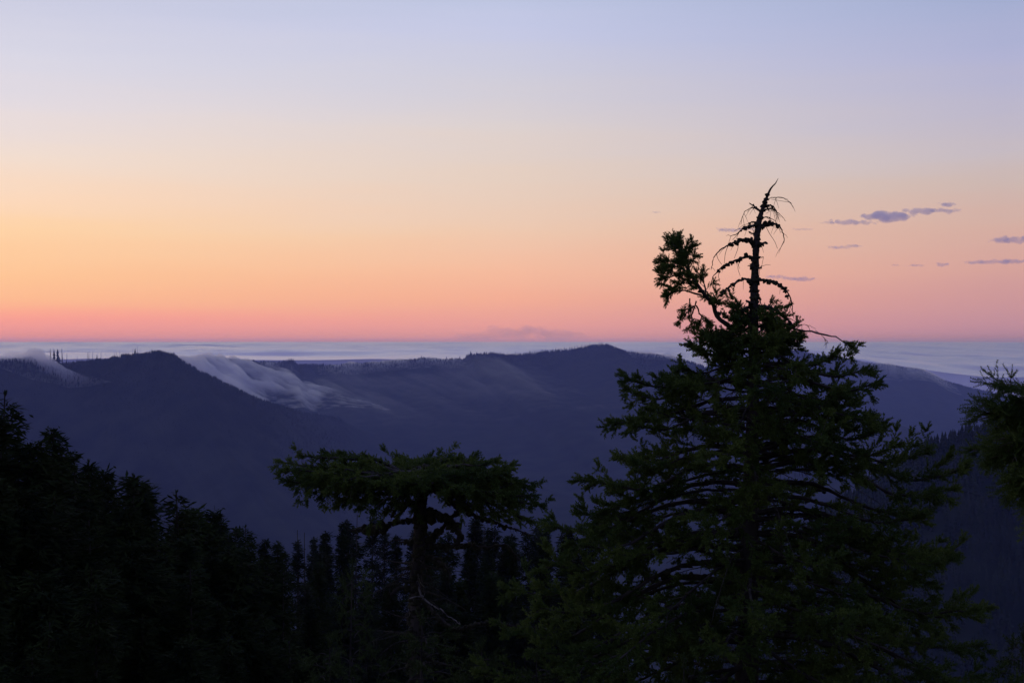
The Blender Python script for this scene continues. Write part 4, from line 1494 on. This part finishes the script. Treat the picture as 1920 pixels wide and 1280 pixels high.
# ------------------------------------------------------------------ tree standing just outside the right edge
def edge_tree():
    D = 8.0
    rng = np.random.default_rng(303)
    x0 = (2230 - 960) / FPX * D
    org = np.array([x0, D + .4, float(near_z(x0, D))])
    root = thing('fir_tree', org, 'dark fir reaching into the picture from the right edge', 'tree')

    def Q(x, y, dy=0.0):
        return np.array([(x - 960) / FPX * D, D + dy, (640 - y) / FPX * D])
    top = np.array([x0 + .1, D + .4, 2.2])
    tr = np.array([org + [0, 0, -.4], org + [.02, 0, 1.5], [x0 + .02, D + .4, -1.0], [x0 + .05, D + .4, .6], top])
    path = resample(tr, .06)
    r = np.interp(path[:, 2], [org[2], -1.0, 2.2], [.15, .085, .012])
    link('trunk', mk_mesh('trunk', merge_tubes([(V - org, F) for V, F in tube(path, r, 8, .25, rng)]), [M_BARK]), root)

    def tx(z):
        return np.array([np.interp(z, path[:, 2], path[:, 0]), D + .4, z])
    for ya, xt, yt, dy, wd, dr in [(790, 1826, 684, 0, .10, .15), (800, 1842, 706, -.1, .11, .2), (780, 1808, 733, 0, .12, .25), (800, 1815, 752, .1, .14, .3), (830, 1830, 775, -.1, .16, .35), (850, 1838, 795, .1, .17, .4),
                                   (880, 1850, 820, 0, .18, .4), (900, 1862, 850, -.1, .18, .45), (920, 1880, 875, .1, .18, .45), (940, 1900, 895, 0, .18, .5), (790, 1905, 740, .2, .12, .3), (800, 1925, 750, -.2, .14, .3), (810, 1870, 760, .25, .2, .3), (860, 1885, 800, .3, .2, .35), (840, 1880, 840, -.25, .2, .4)]:
        a = tx((640 - ya) / FPX * D)
        b = Q(xt + 46, yt + 38, dy)
        v = b - a
        pts = [a, a + v * .35 + np.array([0, 0, -.05]), a + v * .7 + np.array([0, 0, -.04]), b]
        live_limb(root, pts, .018, rng, SHOOTS_FINE, origin=org, start=.30, dens=44, width=wd * .95, droop=dr * .8, size=.58, step=.022, lift=0, roll=.22, chunky=True)
    for k in range(48):
        z = np.interp(k, [0, 47], [2.1, org[2] + 1.0])
        a = tx(z)
        an = k * 2.4
        if -.5 < z < .3 and math.cos(an) < -.35:
            continue
        rr = np.interp(z, [-4, -1, 2.2], [.95, .8, .22])
        h = np.array([math.cos(an) * (.75 if math.cos(an) < 0 else 1), math.sin(an), 0])
        pts = [a, a + h * rr * .5, a + h * rr + np.array([0, 0, -.25 * rr])]
        live_limb(root, pts, .010, rng, SHOOTS_LOW, origin=org, start=.15, dens=11, width=.26, droop=.15, size=.8, chunky=True)


edge_tree()


# ------------------------------------------------------------------ young firs low in the foreground
def young_fir(seed, H=7.0, R=1.9):
    rng = np.random.default_rng(seed)
    root = thing('young_fir', (0, 0, -3000), 'young fir', 'tree')
    zs = np.linspace(0, 1, 16)
    path = np.stack([.06 * np.sin(zs * 5 + seed), .06 * np.cos(zs * 4), zs * H], 1)
    path[0, 2] = -.3
    wood = tube(path, .08 * (1 - zs) + .006, 6, .2, rng)
    pp, dd, sz, tws = [], [], [], []
    z = H * .25
    an = 0
    while z < H - .12:
        an += 2.399 + rng.normal() * .2
        f = z / H
        rr = (R * (1 - f) ** .9 + .1) * rng.uniform(.6, 1.1)
        a = np.array([0, 0, z])
        h = np.array([math.cos(an), math.sin(an), 0])
        pts = resample([a, a + h * rr * .5 + np.array([0, 0, rr * .12]), a + h * rr + np.array([0, 0, rr * rng.uniform(-.15, .15)])], .1)
        wood += tube(pts, np.linspace(.016 * (.4 + rr / R), .004, len(pts)), 4)
        p_, d_, s_, t_ = spray(pts, rng, start=.25, dens=17, width=min(.34, .14 + .2 * rr), droop=.2, size=1.15, sstep=.085)
        pp.append(p_)
        dd.append(d_)
        sz.append(s_)
        tws += t_
        z += .085 * rng.uniform(.7, 1.3) * (.75 + .5 * (1 - f))
    pp.append(np.repeat(path[-1][None] - [0, 0, .1], 6, 0))
    dd.append(np.array([[0, 0, 1], [.4, 0, 1], [-.4, .1, 1], [0, .4, .9], [.1, -.4, 1], [0, 0, 1.]]))
    sz.append(np.full(6, 1.2))
    link('trunk', mk_mesh('trunk', merge_tubes(wood) + merge_tubes(twig_tubes(tws)), [M_BARK]), root)
    V, F = place_shoots(SHOOTS_LOW, np.concatenate(pp), np.concatenate(dd), np.concatenate(sz), rng)
    link('crown', mk_mesh('crown', [(V, F, 0)], [M_NEEDLE_YOUNG]), root)
    root['h0'] = H
    return root


PROTO['young'] = young_fir(61)
PROTO['young2'] = young_fir(62, 7.5, 1.6)
GY = 'young firs low in the foreground'
plant('young', 664, 1062, 31, 'lighter green young fir left of the mossy trunk', GY, wide=.62)
plant('young2', 800, 1158, 18.3, 'bushy fir top in front of the foot of the mossy trunk', GY, wide=1.15)
plant('young', 905, 1205, 19, 'young fir top between the mossy trunk and the large fir', GY, wide=.9)
plant('young2', 610, 1198, 22, 'young fir top at the bottom, just left of the mossy trunk', GY, wide=.9)
plant('young2', 1010, 1228, 15, 'young fir top under the left skirt of the large fir', GY, wide=.9)
plant('young', 1915, 1185, 17, 'young fir top in the bottom right corner', GY, wide=.8)
plant('young2', 1290, 1240, 13.5, 'young fir top in front of the large fir at the bottom', GY, wide=.8)
for k, pr in list(PROTO.items()):
    if k not in USED:
        for ch in list(pr.children):
            bpy.data.objects.remove(ch, do_unlink=True)
        bpy.data.objects.remove(pr, do_unlink=True)
